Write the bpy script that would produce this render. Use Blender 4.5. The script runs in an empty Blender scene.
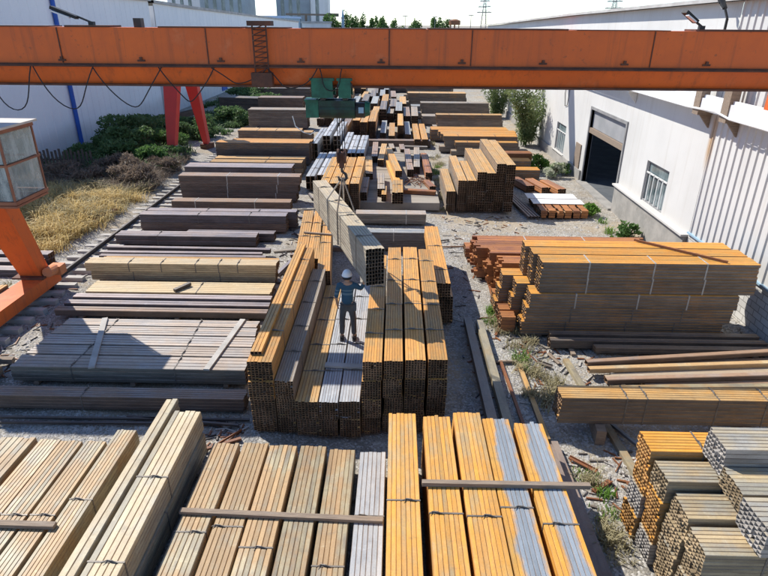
import bpy, math, random
import numpy as np
from mathutils import Vector, Matrix
rnd = random.Random(7)
scene = bpy.context.scene
COL = scene.collection
R = math.radians

# ---------------------------------------------------------------- camera, light, exposure
CAM_H = 8.2
PITCH, YAW, ROLL = R(24.7), R(1.1), R(0.4)
f = Vector((-math.sin(YAW)*math.cos(PITCH), math.cos(YAW)*math.cos(PITCH), -math.sin(PITCH)))
r = Vector((math.cos(YAW), math.sin(YAW), 0))
u = r.cross(f)
r2 = math.cos(ROLL)*r + math.sin(ROLL)*u
u2 = -math.sin(ROLL)*r + math.cos(ROLL)*u
cam = bpy.data.cameras.new('camera')
cam.sensor_width = 36; cam.lens = 36*578/768; cam.clip_start = .1; cam.clip_end = 6000
co = bpy.data.objects.new('camera', cam)
m = Matrix((( r2.x, u2.x, -f.x, 0), (r2.y, u2.y, -f.y, 0), (r2.z, u2.z, -f.z, CAM_H), (0, 0, 0, 1)))
co.matrix_world = m
COL.objects.link(co); scene.camera = co

LIGHT_DIR = Vector((.75, -.6, -1)).normalized()
world = bpy.data.worlds.new('World'); scene.world = world; world.use_nodes = True
wn = world.node_tree.nodes; wl = world.node_tree.links
sky = wn.new('ShaderNodeTexSky'); sky.sky_type = 'NISHITA'; sky.sun_disc = False
sky.sun_elevation = math.asin(-LIGHT_DIR.z); sky.sun_rotation = math.atan2(-LIGHT_DIR.x, -LIGHT_DIR.y)
sky.air_density = .8; sky.dust_density = .1; sky.ozone_density = 3.5; sky.altitude = 200
bg = wn['Background']; bg.inputs[1].default_value = .15
wl.new(sky.outputs[0], bg.inputs[0])
sun = bpy.data.lights.new('sun', 'SUN'); sun.energy = 4.6; sun.angle = R(.5); sun.color = (1, .95, .86)
so = bpy.data.objects.new('sun', sun); so.rotation_euler = LIGHT_DIR.to_track_quat('-Z', 'Y').to_euler(); so.location = (-20, 30, 40)
COL.objects.link(so)
scene.view_settings.view_transform = 'Standard'; scene.view_settings.look = 'None'
scene.view_settings.exposure = .53; scene.view_settings.gamma = 1
scene.view_settings.use_curve_mapping = False

# ---------------------------------------------------------------- helpers
class MB:
    def __init__(s): s.v = []; s.f = []; s.m = []; s.t = []; s.g = set(); s.c = set()
    def add(s, vs, fs, mi=0, tube=0.):
        b = len(s.v); s.v += [tuple(p) for p in vs]
        for q in fs: s.f.append([i+b for i in q]); s.m.append(mi); s.t.append(tube)
    def box(s, x0, x1, y0, y1, z0, z1, mi=0, M=None, tube=0.):
        vs = [(x, y, z) for z in (z0, z1) for y in (y0, y1) for x in (x0, x1)]
        if M is not None: vs = [M @ Vector(p) for p in vs]
        s.add(vs, [(0, 2, 3, 1), (4, 5, 7, 6), (0, 1, 5, 4), (2, 6, 7, 3), (0, 4, 6, 2), (1, 3, 7, 5)], mi, tube)
    def bar(s, a, b, w, h, mi=0, up=(0, 0, 1), w2=None, h2=None):
        a = Vector(a); b = Vector(b); d = (b-a).normalized(); up = Vector(up)
        if abs(d.dot(up)) > .98: up = Vector((0, 1, 0))
        x = d.cross(up).normalized(); y = x.cross(d)
        w2 = w if w2 is None else w2; h2 = h if h2 is None else h2
        vs = [a+x*sx*w/2+y*sy*h/2 for sx, sy in ((-1, -1), (1, -1), (1, 1), (-1, 1))] + [b+x*sx*w2/2+y*sy*h2/2 for sx, sy in ((-1, -1), (1, -1), (1, 1), (-1, 1))]
        s.add(vs, [(3, 2, 1, 0), (4, 5, 6, 7), (0, 1, 5, 4), (1, 2, 6, 5), (2, 3, 7, 6), (3, 0, 4, 7)], mi)
    def tube(s, pts, rad, n=8, mi=0, cap=True):
        pts = [Vector(p) for p in pts]; rads = rad if isinstance(rad, (list, tuple)) else [rad]*len(pts)
        rings = []; ref = None
        for i, p in enumerate(pts):
            d = (pts[min(i+1, len(pts)-1)]-pts[max(i-1, 0)]).normalized()
            if ref is None: ref = Vector((0, 0, 1)) if abs(d.z) < .9 else Vector((1, 0, 0))
            x = d.cross(ref)
            if x.length < 1e-4: x = d.orthogonal()
            x.normalize(); y = x.cross(d)
            rings.append([p+(x*math.cos(2*math.pi*k/n)+y*math.sin(2*math.pi*k/n))*rads[i] for k in range(n)])
        vs = [q for g in rings for q in g]; fs = []
        for i in range(len(pts)-1):
            for k in range(n): fs.append((i*n+k, i*n+(k+1) % n, (i+1)*n+(k+1) % n, (i+1)*n+k))
        if cap: fs += [tuple(range(n))[::-1], tuple((len(pts)-1)*n+k for k in range(n))]
        s.add(vs, fs, mi)
    def prism(s, poly, x0, x1, mi=0):               # poly of (y,z) swept along X
        n = len(poly); vs = [(x0, a, b) for a, b in poly]+[(x1, a, b) for a, b in poly]
        s.add(vs, [tuple(range(n))[::-1], tuple(range(n, 2*n))]+[(i, (i+1) % n, (i+1) % n+n, i+n) for i in range(n)], mi)
    def mesh(s, name, mats, smooth=False):
        me = bpy.data.meshes.new(name); me.from_pydata(s.v, [], s.f)
        for mm in (mats if isinstance(mats, (list, tuple)) else [mats]): me.materials.append(mm)
        me.polygons.foreach_set('material_index', s.m)
        if any(s.t):
            a = me.attributes.new('tube', 'FLOAT', 'FACE'); a.data.foreach_set('value', s.t)
            if s.g:
                a = me.attributes.new('groove', 'FLOAT', 'FACE'); a.data.foreach_set('value', [1. if i in s.g else 0. for i in range(len(s.f))])
            if s.c:
                a = me.attributes.new('cut', 'FLOAT', 'FACE'); a.data.foreach_set('value', [1. if i in s.c else 0. for i in range(len(s.f))])
        if smooth: me.polygons.foreach_set('use_smooth', [True]*len(s.f))
        me.update(); return me
    def build(s, name, mats, parent=None, smooth=False, loc=None, rot=None):
        return link(name, s.mesh(name, mats, smooth), parent, loc, rot)

def link(name, data, parent=None, loc=None, rot=None):
    o = bpy.data.objects.new(name, data); COL.objects.link(o)
    if parent is not None: o.parent = parent
    if loc is not None: o.location = loc
    if rot is not None: o.rotation_euler = rot
    return o
def tag(o, label, cat, group=None, kind=None):
    if label: o['label'] = label
    if cat: o['category'] = cat
    if group: o['group'] = group
    if kind or cat: o['kind'] = kind or 'thing'
    return o
def thing(name, label, cat, loc=(0, 0, 0), rot=(0, 0, 0), group=None):
    o = link(name, None, None, loc, rot); o.empty_display_size = .2
    return tag(o, label, cat, group)
def smooth_angle(o):
    o.data.polygons.foreach_set('use_smooth', [True]*len(o.data.polygons))

# ---------------------------------------------------------------- materials
class NT:
    def __init__(s, name):
        s.mat = bpy.data.materials.new(name); s.mat.use_nodes = True
        s.n = s.mat.node_tree.nodes; s.l = s.mat.node_tree.links; s.b = s.n['Principled BSDF']
        s.tc = s.n.new('ShaderNodeTexCoord'); s.oi = s.n.new('ShaderNodeObjectInfo')
    def node(s, t, **k):
        x = s.n.new(t)
        for a, b in k.items(): setattr(x, a, b)
        return x
    def val(s, x, sock):
        if hasattr(x, 'node'): s.l.new(x, sock)
        elif isinstance(x, tuple) and len(x) == 3 and sock.type == 'RGBA': sock.default_value = (*x, 1)
        else: sock.default_value = x
    def coords(s, scale=(1, 1, 1), shift=True, world=False):
        mp = s.node('ShaderNodeMapping'); mp.inputs['Scale'].default_value = scale
        if world:
            g = s.node('ShaderNodeNewGeometry'); s.l.new(g.outputs['Position'], mp.inputs[0])
        else: s.l.new(s.tc.outputs['Object'], mp.inputs[0])
        if shift and not world:
            mu = s.math('MULTIPLY', s.oi.outputs['Random'], 57.)
            cb = s.node('ShaderNodeCombineXYZ'); s.l.new(mu, cb.inputs[0]); s.l.new(mu, cb.inputs[1])
            s.l.new(cb.outputs[0], mp.inputs['Location'])
        return mp.outputs[0]
    def noise(s, vec, scale, detail=6, rough=.6):
        x = s.node('ShaderNodeTexNoise'); s.l.new(vec, x.inputs['Vector'])
        x.inputs['Scale'].default_value = scale; x.inputs['Detail'].default_value = detail; x.inputs['Roughness'].default_value = rough
        return x.outputs['Fac']
    def voro(s, vec, scale, out='Distance', feature='F1'):
        x = s.node('ShaderNodeTexVoronoi', feature=feature); s.l.new(vec, x.inputs['Vector']); x.inputs['Scale'].default_value = scale
        return x.outputs[out]
    def math(s, op, a, b=0., c=None, clamp=False):
        x = s.node('ShaderNodeMath', operation=op, use_clamp=clamp); s.val(a, x.inputs[0]); s.val(b, x.inputs[1])
        if c is not None: s.val(c, x.inputs[2])
        return x.outputs[0]
    def step(s, x, a, b):
        mr = s.node('ShaderNodeMapRange', interpolation_type='SMOOTHSTEP'); s.l.new(x, mr.inputs[0])
        mr.inputs[1].default_value = a; mr.inputs[2].default_value = b; return mr.outputs[0]
    def mix(s, fac, a, b, mode='MIX'):
        x = s.node('ShaderNodeMix', data_type='RGBA', blend_type=mode); s.val(fac, x.inputs[0]); s.val(a, x.inputs[6]); s.val(b, x.inputs[7])
        return x.outputs[2]
    def bump(s, h, strength=.3, dist=.02):
        x = s.node('ShaderNodeBump'); x.inputs['Strength'].default_value = strength; x.inputs['Distance'].default_value = dist
        s.l.new(h, x.inputs['Height']); s.l.new(x.outputs[0], s.b.inputs['Normal'])
    def done(s, col, rough=.7, metal=0., spec=.3):
        s.val(col, s.b.inputs['Base Color']); s.val(rough, s.b.inputs['Roughness']); s.val(metal, s.b.inputs['Metallic'])
        s.b.inputs['Specular IOR Level'].default_value = spec
        return s.mat

def steel(name, a, b, streak, side=None, patch=None, amount=.55, metal=0.0, rough=.54, var=.35, edge=None, end=(.165, .105, .062), groove=(.17, .085, .035)):
    """weathered steel tube: long streaks, rust blotches, one tint per tube, brighter rust on the rained-on top"""
    t = NT(name)
    at = t.node('ShaderNodeAttribute', attribute_name='tube').outputs['Fac']
    off = t.node('ShaderNodeCombineXYZ'); t.l.new(t.math('MULTIPLY', at, 43.), off.inputs[1]); t.l.new(t.math('MULTIPLY', at, 19.), off.inputs[2])
    ad = t.node('ShaderNodeVectorMath', operation='ADD'); t.l.new(t.coords((.55, 2.2, 2.2)), ad.inputs[0]); t.l.new(off.outputs[0], ad.inputs[1])   # every tube has its own run of scale
    lon = ad.outputs[0]; iso = t.coords((1, 1, 1))
    n1 = t.noise(lon, 2.2, 7, .65); n2 = t.noise(iso, 1.3, 6, .62); n3 = t.noise(iso, 38, 5, .7); n4 = t.noise(t.coords((2.5, 7, 7)), 2.5, 6, .7)
    col = t.mix(t.step(n1, .35, .68), a, b)
    col = t.mix(t.math('MULTIPLY', t.step(t.math('ADD', n2, t.math('MULTIPLY', at, .18)), .47, .68), amount), col, streak)
    wv = t.noise(t.coords((2.2, 1.2, 1.2)), 2.0, 8, .75)
    col = t.mix(t.math('MULTIPLY', t.step(wv, .56, .72), .5), col, tuple(min(1, c*1.35+.03) for c in a))
    col = t.mix(t.math('MULTIPLY', t.step(wv, .44, .30), .45), col, tuple(c*.55 for c in b))
    if patch is not None:
        yy = t.node('ShaderNodeSeparateXYZ'); t.l.new(t.tc.outputs['Object'], yy.inputs[0])
        d = t.math('ADD', t.math('ABSOLUTE', t.math('ADD', yy.outputs[1], .05)), t.math('MULTIPLY', t.math('SUBTRACT', n2, .5), .34))
        col = t.mix(t.step(d, .20, .10), col, t.mix(n1, patch, tuple(c*.75 for c in patch)))
    if side is not None:  # less rusted sides, their colour raised to lift the shade
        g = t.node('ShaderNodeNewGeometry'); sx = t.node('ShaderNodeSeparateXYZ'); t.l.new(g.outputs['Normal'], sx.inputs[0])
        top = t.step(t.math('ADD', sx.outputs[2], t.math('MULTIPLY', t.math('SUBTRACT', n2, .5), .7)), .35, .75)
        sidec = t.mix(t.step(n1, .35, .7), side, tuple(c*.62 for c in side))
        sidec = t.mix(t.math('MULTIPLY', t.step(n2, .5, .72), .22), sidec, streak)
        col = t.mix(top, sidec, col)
    gr = t.node('ShaderNodeAttribute', attribute_name='groove').outputs['Fac']
    col = t.mix(t.math('MULTIPLY', gr, t.math('MULTIPLY_ADD', t.step(n1, .3, .6), .5, .08)), col, groove)   # rust sits along the tube corners
    if end is not None:      # saw-cut ends and tube insides: dark brown rust with shade put into the colour
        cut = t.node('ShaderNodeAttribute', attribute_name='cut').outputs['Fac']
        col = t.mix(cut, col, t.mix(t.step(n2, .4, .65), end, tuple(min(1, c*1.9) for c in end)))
    k = t.math('ADD', t.math('MULTIPLY', at, var), 1-var*.5)
    k = t.math('MULTIPLY', k, t.math('ADD', t.math('MULTIPLY', t.oi.outputs['Random'], .3), .85))
    k = t.math('MULTIPLY', k, t.math('ADD', t.math('MULTIPLY', n3, .5), .75))
    k = t.math('MULTIPLY', k, t.math('ADD', t.math('MULTIPLY', n4, .5), .75))
    cb = t.node('ShaderNodeCombineXYZ')
    for i in range(3): t.l.new(k, cb.inputs[i])
    col = t.mix(1., col, cb.outputs[0], 'MULTIPLY')
    t.bump(t.math('ADD', n3, t.math('MULTIPLY', n1, .5)), .25, .006)
    return t.done(col, t.math('ADD', t.math('MULTIPLY', n2, .25), rough-.12), metal, .5)

def simple(name, a, b, scale=4., stretch=(1, 1, 1), rough=.7, bump=.15, metal=0., dirt=None, world=False, spec=.3):
    t = NT(name); v = t.coords(stretch, world=world)
    n = t.noise(v, scale, 7, .6); n2 = t.noise(v, scale*6, 4, .6)
    col = t.mix(t.step(n, .33, .68), a, b)
    if dirt is not None:
        n3 = t.noise(v, scale*.6, 8, .7); col = t.mix(t.math('MULTIPLY', t.step(n3, .52, .72), .7), col, dirt)
    if bump: t.bump(t.math('ADD', n2, n), bump, .01)
    return t.done(col, rough, metal, spec)

M = {}
M['yellow'] = steel('yellow rusted steel', (.58, .305, .065), (.40, .29, .15), (.60, .255, .025), amount=.6, var=.35)
M['gold'] = steel('golden brown rusted steel', (.52, .275, .07), (.38, .225, .08), (.56, .24, .04), amount=.6, var=.22)
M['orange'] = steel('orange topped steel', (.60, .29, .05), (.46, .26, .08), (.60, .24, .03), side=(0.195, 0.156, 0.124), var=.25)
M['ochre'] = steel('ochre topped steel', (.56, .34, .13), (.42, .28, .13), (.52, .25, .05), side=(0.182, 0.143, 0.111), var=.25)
M['patchy'] = steel('yellow steel with grey mill scale', (.63, .33, .06), (.5, .28, .07), (.62, .27, .03), patch=(.27, .31, .35), var=.2)
M['tan'] = steel('tan mill steel', (.40, .335, .205), (.235, .205, .155), (.36, .21, .085), amount=.75, var=.45)
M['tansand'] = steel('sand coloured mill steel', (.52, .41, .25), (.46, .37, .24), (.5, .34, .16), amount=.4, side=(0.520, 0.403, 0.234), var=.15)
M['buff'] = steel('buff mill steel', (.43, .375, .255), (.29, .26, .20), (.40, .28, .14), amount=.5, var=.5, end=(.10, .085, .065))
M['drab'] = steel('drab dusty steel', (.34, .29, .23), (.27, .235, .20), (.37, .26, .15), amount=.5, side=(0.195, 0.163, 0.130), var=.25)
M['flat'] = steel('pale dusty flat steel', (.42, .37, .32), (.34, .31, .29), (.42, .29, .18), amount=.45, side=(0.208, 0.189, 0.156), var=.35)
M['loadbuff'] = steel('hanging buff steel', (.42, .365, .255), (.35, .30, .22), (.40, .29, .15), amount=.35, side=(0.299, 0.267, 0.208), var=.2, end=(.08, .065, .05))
M['grey'] = steel('grey galvanised steel', (.36, .375, .39), (.29, .305, .325), (.40, .38, .36), amount=.4, metal=.0, rough=.5, var=.25)
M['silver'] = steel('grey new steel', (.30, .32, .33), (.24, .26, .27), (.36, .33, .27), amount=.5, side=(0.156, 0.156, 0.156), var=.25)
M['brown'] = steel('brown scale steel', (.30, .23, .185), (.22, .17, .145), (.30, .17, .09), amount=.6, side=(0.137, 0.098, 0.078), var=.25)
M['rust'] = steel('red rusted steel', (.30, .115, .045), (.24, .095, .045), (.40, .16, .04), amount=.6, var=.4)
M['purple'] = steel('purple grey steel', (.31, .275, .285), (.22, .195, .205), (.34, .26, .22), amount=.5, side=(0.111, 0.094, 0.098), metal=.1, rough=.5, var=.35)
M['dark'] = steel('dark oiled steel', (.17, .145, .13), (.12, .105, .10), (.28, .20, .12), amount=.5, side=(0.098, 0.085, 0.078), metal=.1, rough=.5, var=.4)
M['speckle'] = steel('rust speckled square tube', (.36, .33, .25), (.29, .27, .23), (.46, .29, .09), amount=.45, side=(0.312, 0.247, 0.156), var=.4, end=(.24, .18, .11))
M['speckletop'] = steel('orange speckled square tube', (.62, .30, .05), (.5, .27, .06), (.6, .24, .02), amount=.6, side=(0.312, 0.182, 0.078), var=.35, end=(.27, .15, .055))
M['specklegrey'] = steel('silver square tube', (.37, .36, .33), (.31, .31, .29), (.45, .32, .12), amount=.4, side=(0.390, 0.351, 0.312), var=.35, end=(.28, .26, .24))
M['strap'] = simple('steel strap', (.12, .11, .10), (.22, .19, .16), 6, rough=.5, metal=.2)
M['strapbright'] = simple('bright steel strap', (.5, .48, .45), (.36, .34, .3), 6, rough=.4, metal=.2)
M['wood'] = simple('weathered timber', (.30, .23, .17), (.20, .155, .12), 3, (1, 10, 10), .85, .4, dirt=(.34, .29, .24))
def cranepaint():
    t = NT('orange crane paint'); w = t.coords((1, 1, 1), shift=False); n = t.noise(w, .7, 6, .65); run = t.noise(t.coords((5, 5, .25), shift=False), 1.0, 6, .7); fn = t.noise(w, 9, 5, .7)
    c = t.mix(t.step(n, .3, .7), (.74, .15, .026), (.60, .125, .03))
    c = t.mix(t.math('MULTIPLY', t.step(run, .5, .72), .55), c, (.30, .085, .035))
    c = t.mix(t.math('MULTIPLY', t.step(fn, .60, .72), .6), c, (.20, .075, .04))
    c = t.mix(t.math('MULTIPLY', t.step(n, .60, .75), .35), c, (.80, .30, .13))
    t.bump(fn, .08, .01)
    return t.done(c, .5, 0., .35)
M['gantry'] = cranepaint()
M['gantrydark'] = simple('grimy crane edge', (.075, .04, .03), (.15, .06, .035), 3, rough=.7)
M['gantryred'] = simple('red crane paint', (.62, .05, .04), (.52, .05, .04), .9, rough=.5, bump=.04, dirt=(.42, .07, .05))
M['black'] = simple('black rubber', (.02, .02, .02), (.03, .03, .03), 5, rough=.6)
M['green'] = simple('green machine paint', (.03, .16, .10), (.02, .09, .06), 4, rough=.5, dirt=(.035, .04, .035))
M['drum'] = simple('oily dark green drum', (.02, .06, .045), (.02, .03, .028), 4, rough=.5, dirt=(.03, .09, .06))
M['darkmetal'] = simple('dark greasy metal', (.035, .035, .035), (.06, .05, .045), 4, rough=.5)
M['white'] = simple('white painted metal', (.75, .76, .77), (.66, .67, .68), .5, (1, 1, .2), .55, .03, dirt=(.55, .54, .5))
M['whiteplate'] = simple('white plate', (.75, .75, .75), (.6, .6, .6), 2)
M['cabinframe'] = simple('cabin frame paint', (.34, .14, .075), (.25, .10, .06), 2, rough=.6)
M['cabinpale'] = simple('pale cabin panel', (.6, .55, .48), (.5, .45, .4), 2, rough=.6)
M['concrete'] = simple('grey concrete', (.36, .34, .31), (.27, .26, .24), 1.5, rough=.9, bump=.4, dirt=(.2, .19, .17))
M['sleeper'] = simple('pale concrete sleeper', (.48, .45, .41), (.36, .34, .31), 2, rough=.9, bump=.3)
M['slab'] = simple('dusty stained slab', (.33, .29, .24), (.23, .20, .165), .9, (.5, 2.5, 1), .9, .4, dirt=(.17, .12, .085))
M['blue'] = simple('blue pipe paint', (.03, .12, .5), (.03, .1, .4), 2, rough=.5)
M['bluewall'] = simple('pale blue cladding', (.30, .44, .55), (.26, .38, .48), .3, rough=.5, bump=0)
M['towergrey'] = simple('grey blue factory cladding', (.33, .39, .43), (.27, .32, .36), .3, rough=.6, bump=0)
M['blueroof'] = simple('light blue roof sheet', (.42, .58, .8), (.38, .52, .74), .5, rough=.5, bump=0)
M['roof'] = simple('dusty roof edge', (.5, .49, .47), (.38, .36, .34), 1, rough=.8)
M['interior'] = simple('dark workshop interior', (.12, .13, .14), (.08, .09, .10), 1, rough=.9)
M['shutter'] = simple('grey roller shutter', (.34, .34, .35), (.27, .28, .29), 1, rough=.6)
M['frame'] = simple('window frame', (.3, .3, .3), (.22, .22, .22), 2, rough=.5)
M['palebar'] = simple('white window bars', (.7, .7, .68), (.6, .6, .58), 2, rough=.5)
M['bark'] = simple('bark', (.14, .10, .07), (.09, .065, .045), 4, (1, 1, .3), .9, .5)
M['darkfence'] = simple('dark picket fence', (.07, .06, .055), (.11, .085, .07), 3, rough=.8)
M['sack'] = simple('orange plastic sheet', (.6, .22, .08), (.5, .2, .1), 3, rough=.6)

def glass():
    t = NT('window glass'); n = t.noise(t.coords((1, 1, .4)), 1.2, 4)
    col = t.mix(t.step(n, .4, .65), (.10, .14, .15), (.22, .27, .28))
    return t.done(col, .12, 0., .6)
M['glass'] = glass()
def cabglass():
    t = NT('clear cabin glass'); n = t.noise(t.coords((1, 1, .4)), 3, 5)
    t.done(t.mix(n, (.55, .62, .62), (.75, .78, .74)), .06, 0., .6)
    tp = t.node('ShaderNodeBsdfTransparent'); tp.inputs[0].default_value = (.92, .97, .96, 1); mx = t.node('ShaderNodeMixShader')
    t.l.new(t.math('MULTIPLY_ADD', t.step(n, .35, .75), .4, .18), mx.inputs[0])
    t.l.new(tp.outputs[0], mx.inputs[1]); t.l.new(t.b.outputs[0], mx.inputs[2]); t.l.new(mx.outputs[0], t.n['Material Output'].inputs[0])
    return t.mat
M['cabglass'] = cabglass()
def leafmat(name, a, b):
    t = NT(name); n = t.noise(t.coords((1, 1, 1), shift=False), 1.4, 3); n2 = t.noise(t.coords((1, 1, 1), shift=False), 17, 2)
    c = t.mix(t.step(t.math('ADD', t.math('MULTIPLY', n, .6), t.math('MULTIPLY', n2, .4)), .38, .62), a, b)
    t.done(c, .6, 0., .25)
    tr_ = t.node('ShaderNodeBsdfTranslucent'); t.l.new(c, tr_.inputs[0]); mx = t.node('ShaderNodeMixShader'); mx.inputs[0].default_value = .4
    t.l.new(t.b.outputs[0], mx.inputs[1]); t.l.new(tr_.outputs[0], mx.inputs[2]); t.l.new(mx.outputs[0], t.n['Material Output'].inputs[0])
    return t.mat
M['leaf'] = leafmat('green leaves', (.07, .15, .04), (.14, .24, .07))
M['leafbright'] = leafmat('bright weed leaves', (.10, .22, .03), (.2, .32, .07))
M['leafdark'] = leafmat('dark shrub leaves', (.065, .125, .045), (.14, .22, .085))
M['bamboo'] = leafmat('narrow bamboo leaves', (.13, .19, .07), (.27, .32, .14))
M['brush'] = leafmat('dead brown brush', (.17, .13, .10), (.26, .2, .15))
M['straw'] = leafmat('dry straw grass', (.55, .42, .17), (.72, .56, .27))
M['greygrass'] = leafmat('pale dead grass', (.34, .30, .18), (.45, .4, .24))
M['flower'] = leafmat('white flowering weed', (.6, .6, .5), (.3, .38, .16))

def wallmat(name, white, tone, lines=0., stain=True):
    t = NT(name); w = t.coords(world=True)
    n = t.noise(w, .35, 5); st = t.noise(t.coords((3, 3, .12), world=True), 1.0, 6, .7)
    c = t.mix(t.step(n, .3, .7), white, tone)
    if stain: c = t.mix(t.math('MULTIPLY', t.step(st, .52, .74), .35), c, (.42, .38, .32))
    g = t.node('ShaderNodeNewGeometry'); xyz = t.node('ShaderNodeSeparateXYZ'); t.l.new(g.outputs['Position'], xyz.inputs[0])
    # damp stain rising from the foot of the wall
    low = t.math('ADD', xyz.outputs[2], t.math('MULTIPLY', n, 1.2))
    c = t.mix(t.math('MULTIPLY', t.step(low, 2.6, 1.6), .4), c, (.45, .42, .37))
    if stain:   # a rust run below the bracket
        dy = t.math('ABSOLUTE', t.math('SUBTRACT', xyz.outputs[1], 19.95)); 
        rr = t.math('MULTIPLY', t.step(t.math('ADD', dy, t.math('MULTIPLY', st, .5)), .55, .3), t.math('MULTIPLY', t.step(xyz.outputs[2], 3.4, 4.4), t.step(xyz.outputs[2], 5.7, 5.2)))
        c = t.mix(t.math('MULTIPLY', rr, .8), c, (.42, .24, .09))
    return t.done(c, .6, 0., .3)
M['wallwhite'] = wallmat('white rendered wall', (.64, .635, .615), (.57, .565, .545))
M['wallrib'] = wallmat('white ribbed cladding', (.62, .615, .60), (.55, .545, .53))
M['wallleft'] = wallmat('white cladding in shade', (.86, .87, .875), (.80, .82, .835), stain=False)

def groundmat():
    t = NT('stony yard ground'); w = t.coords(world=True)
    big = t.noise(w, .22, 6, .65); mid = t.noise(w, 1.6, 7, .7); fine = t.noise(w, 30, 4, .7)
    vd = t.voro(w, 26); vc = t.node('ShaderNodeTexVoronoi'); t.l.new(w, vc.inputs[0]); vc.inputs['Scale'].default_value = 26
    sep = t.node('ShaderNodeSeparateColor'); t.l.new(vc.outputs['Color'], sep.inputs[0])
    c = t.mix(t.step(mid, .35, .68), (.22, .20, .165), (.36, .335, .29))
    c = t.mix(t.math('MULTIPLY', t.step(sep.outputs[0], .55, 1.), .8), c, (.55, .53, .50))
    c = t.mix(t.math('MULTIPLY', t.step(sep.outputs[1], .6, 1.), .7), c, (.14, .13, .125))
    c = t.mix(t.math('MULTIPLY', t.step(big, .46, .64), .7), c, (.36, .28, .18))
    c = t.mix(t.math('MULTIPLY', t.step(t.noise(w, .9, 6, .7), .58, .7), .55), c, (.15, .12, .095))
    c = t.mix(t.math('MULTIPLY', t.step(fine, .58, .75), .35), c, (.6, .58, .55))
    h = t.math('ADD', t.math('MULTIPLY', t.math('SUBTRACT', 1., vd), 1.), fine)
    t.bump(h, .6, .02)
    return t.done(c, .92, 0., .2)
M['ground'] = groundmat()
M['stone'] = simple('crushed stone', (.44, .42, .39), (.24, .235, .23), 3, rough=.9, bump=.3, dirt=(.55, .53, .5), world=True)

def blockmat():
    t = NT('whitewashed block wall')
    mp = t.coords((1, 1, 1), world=True); sw = t.node('ShaderNodeSeparateXYZ'); t.l.new(mp, sw.inputs[0])
    cb = t.node('ShaderNodeCombineXYZ'); t.l.new(sw.outputs[1], cb.inputs[0]); t.l.new(sw.outputs[2], cb.inputs[1])
    br = t.node('ShaderNodeTexBrick'); t.l.new(cb.outputs[0], br.inputs[0])
    br.inputs['Color1'].default_value = (.58, .57, .54, 1); br.inputs['Color2'].default_value = (.48, .47, .45, 1); br.inputs['Mortar'].default_value = (.25, .24, .22, 1)
    br.inputs['Scale'].default_value = 1.; br.inputs['Brick Width'].default_value = .4; br.inputs['Row Height'].default_value = .2; br.inputs['Mortar Size'].default_value = .012
    t.bump(t.math('MULTIPLY', br.outputs['Fac'], -1.), .6, .02)
    return t.done(br.outputs['Color'], .9)
M['block'] = blockmat()

# ---------------------------------------------------------------- ground
def ground_z(x, y):
    z = 0.
    d = ((x+15.6)/3.2)**2 + ((y-24.)/4.6)**2
    z += .55*math.exp(-d*1.1)
    d = ((x+17)/4)**2 + ((y-36)/9)**2
    z += .5*math.exp(-d)
    if -13 < x < 11 and 2 < y < 80:
        z += .035*math.sin(x*2.1+y*.7)*math.sin(y*1.3-x*.4)
    return z-.03
def axis(lo, hi, step, far):
    a = list(np.arange(lo, hi+1e-6, step)); e = step; p = a[-1]; q = a[0]; up = []; dn = []
    while p < far: e *= 1.5; p += e; up.append(p)
    e = step
    while q > -far: e *= 1.5; q -= e; dn.append(q)
    return dn[::-1]+a+up
gx = axis(-26, 14, .4, 1800); gy = axis(0, 64, .4, 1800)
mb = MB()
nx_ = len(gx)
mb.v = [(x, y, ground_z(x, y)) for y in gy for x in gx]
for j in range(len(gy)-1):
    for i in range(nx_-1):
        mb.f.append([j*nx_+i, j*nx_+i+1, (j+1)*nx_+i+1, (j+1)*nx_+i])
mb.m = [0]*len(mb.f); mb.t = [0.]*len(mb.f)
tag(mb.build('ground', M['ground'], smooth=True), 'stony grey yard ground between the steel stacks', 'ground', kind='structure')

# ---------------------------------------------------------------- right building
def wall_panel(mb, X, holes, y0, y1, ztop, depth=.2, mi=0, zbot=-.3):
    """wall in the plane x=X facing -X with rectangular holes (ya,yb,za,zb) and reveals"""
    ys = sorted({y0, y1, *[h[0] for h in holes], *[h[1] for h in holes]})
    zs = sorted({zbot, *[h[2] for h in holes], *[h[3] for h in holes]})
    for a, b in zip(ys[:-1], ys[1:]):
        for k in range(len(zs)):
            za = zs[k]; zb0 = zs[k+1] if k+1 < len(zs) else None
            if any(h[0] <= a+1e-6 and b <= h[1]+1e-6 and h[2] <= za+1e-6 and (zb0 is not None and zb0 <= h[3]+1e-6) for h in holes): continue
            ta = zb0 if zb0 is not None else ztop(a); tb = zb0 if zb0 is not None else ztop(b)
            mb.add([(X, a, za), (X, b, za), (X, b, tb), (X, a, ta)], [(0, 3, 2, 1)], mi)
    for (a, b, c, d) in holes:
        q = [(X, a, c), (X, b, c), (X, b, d), (X, a, d)]; p = [(X+depth, *k[1:]) for k in q]
        for i in range(4): mb.add([q[i], q[(i+1) % 4], p[(i+1) % 4], p[i]], [(0, 1, 2, 3)], mi)

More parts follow.
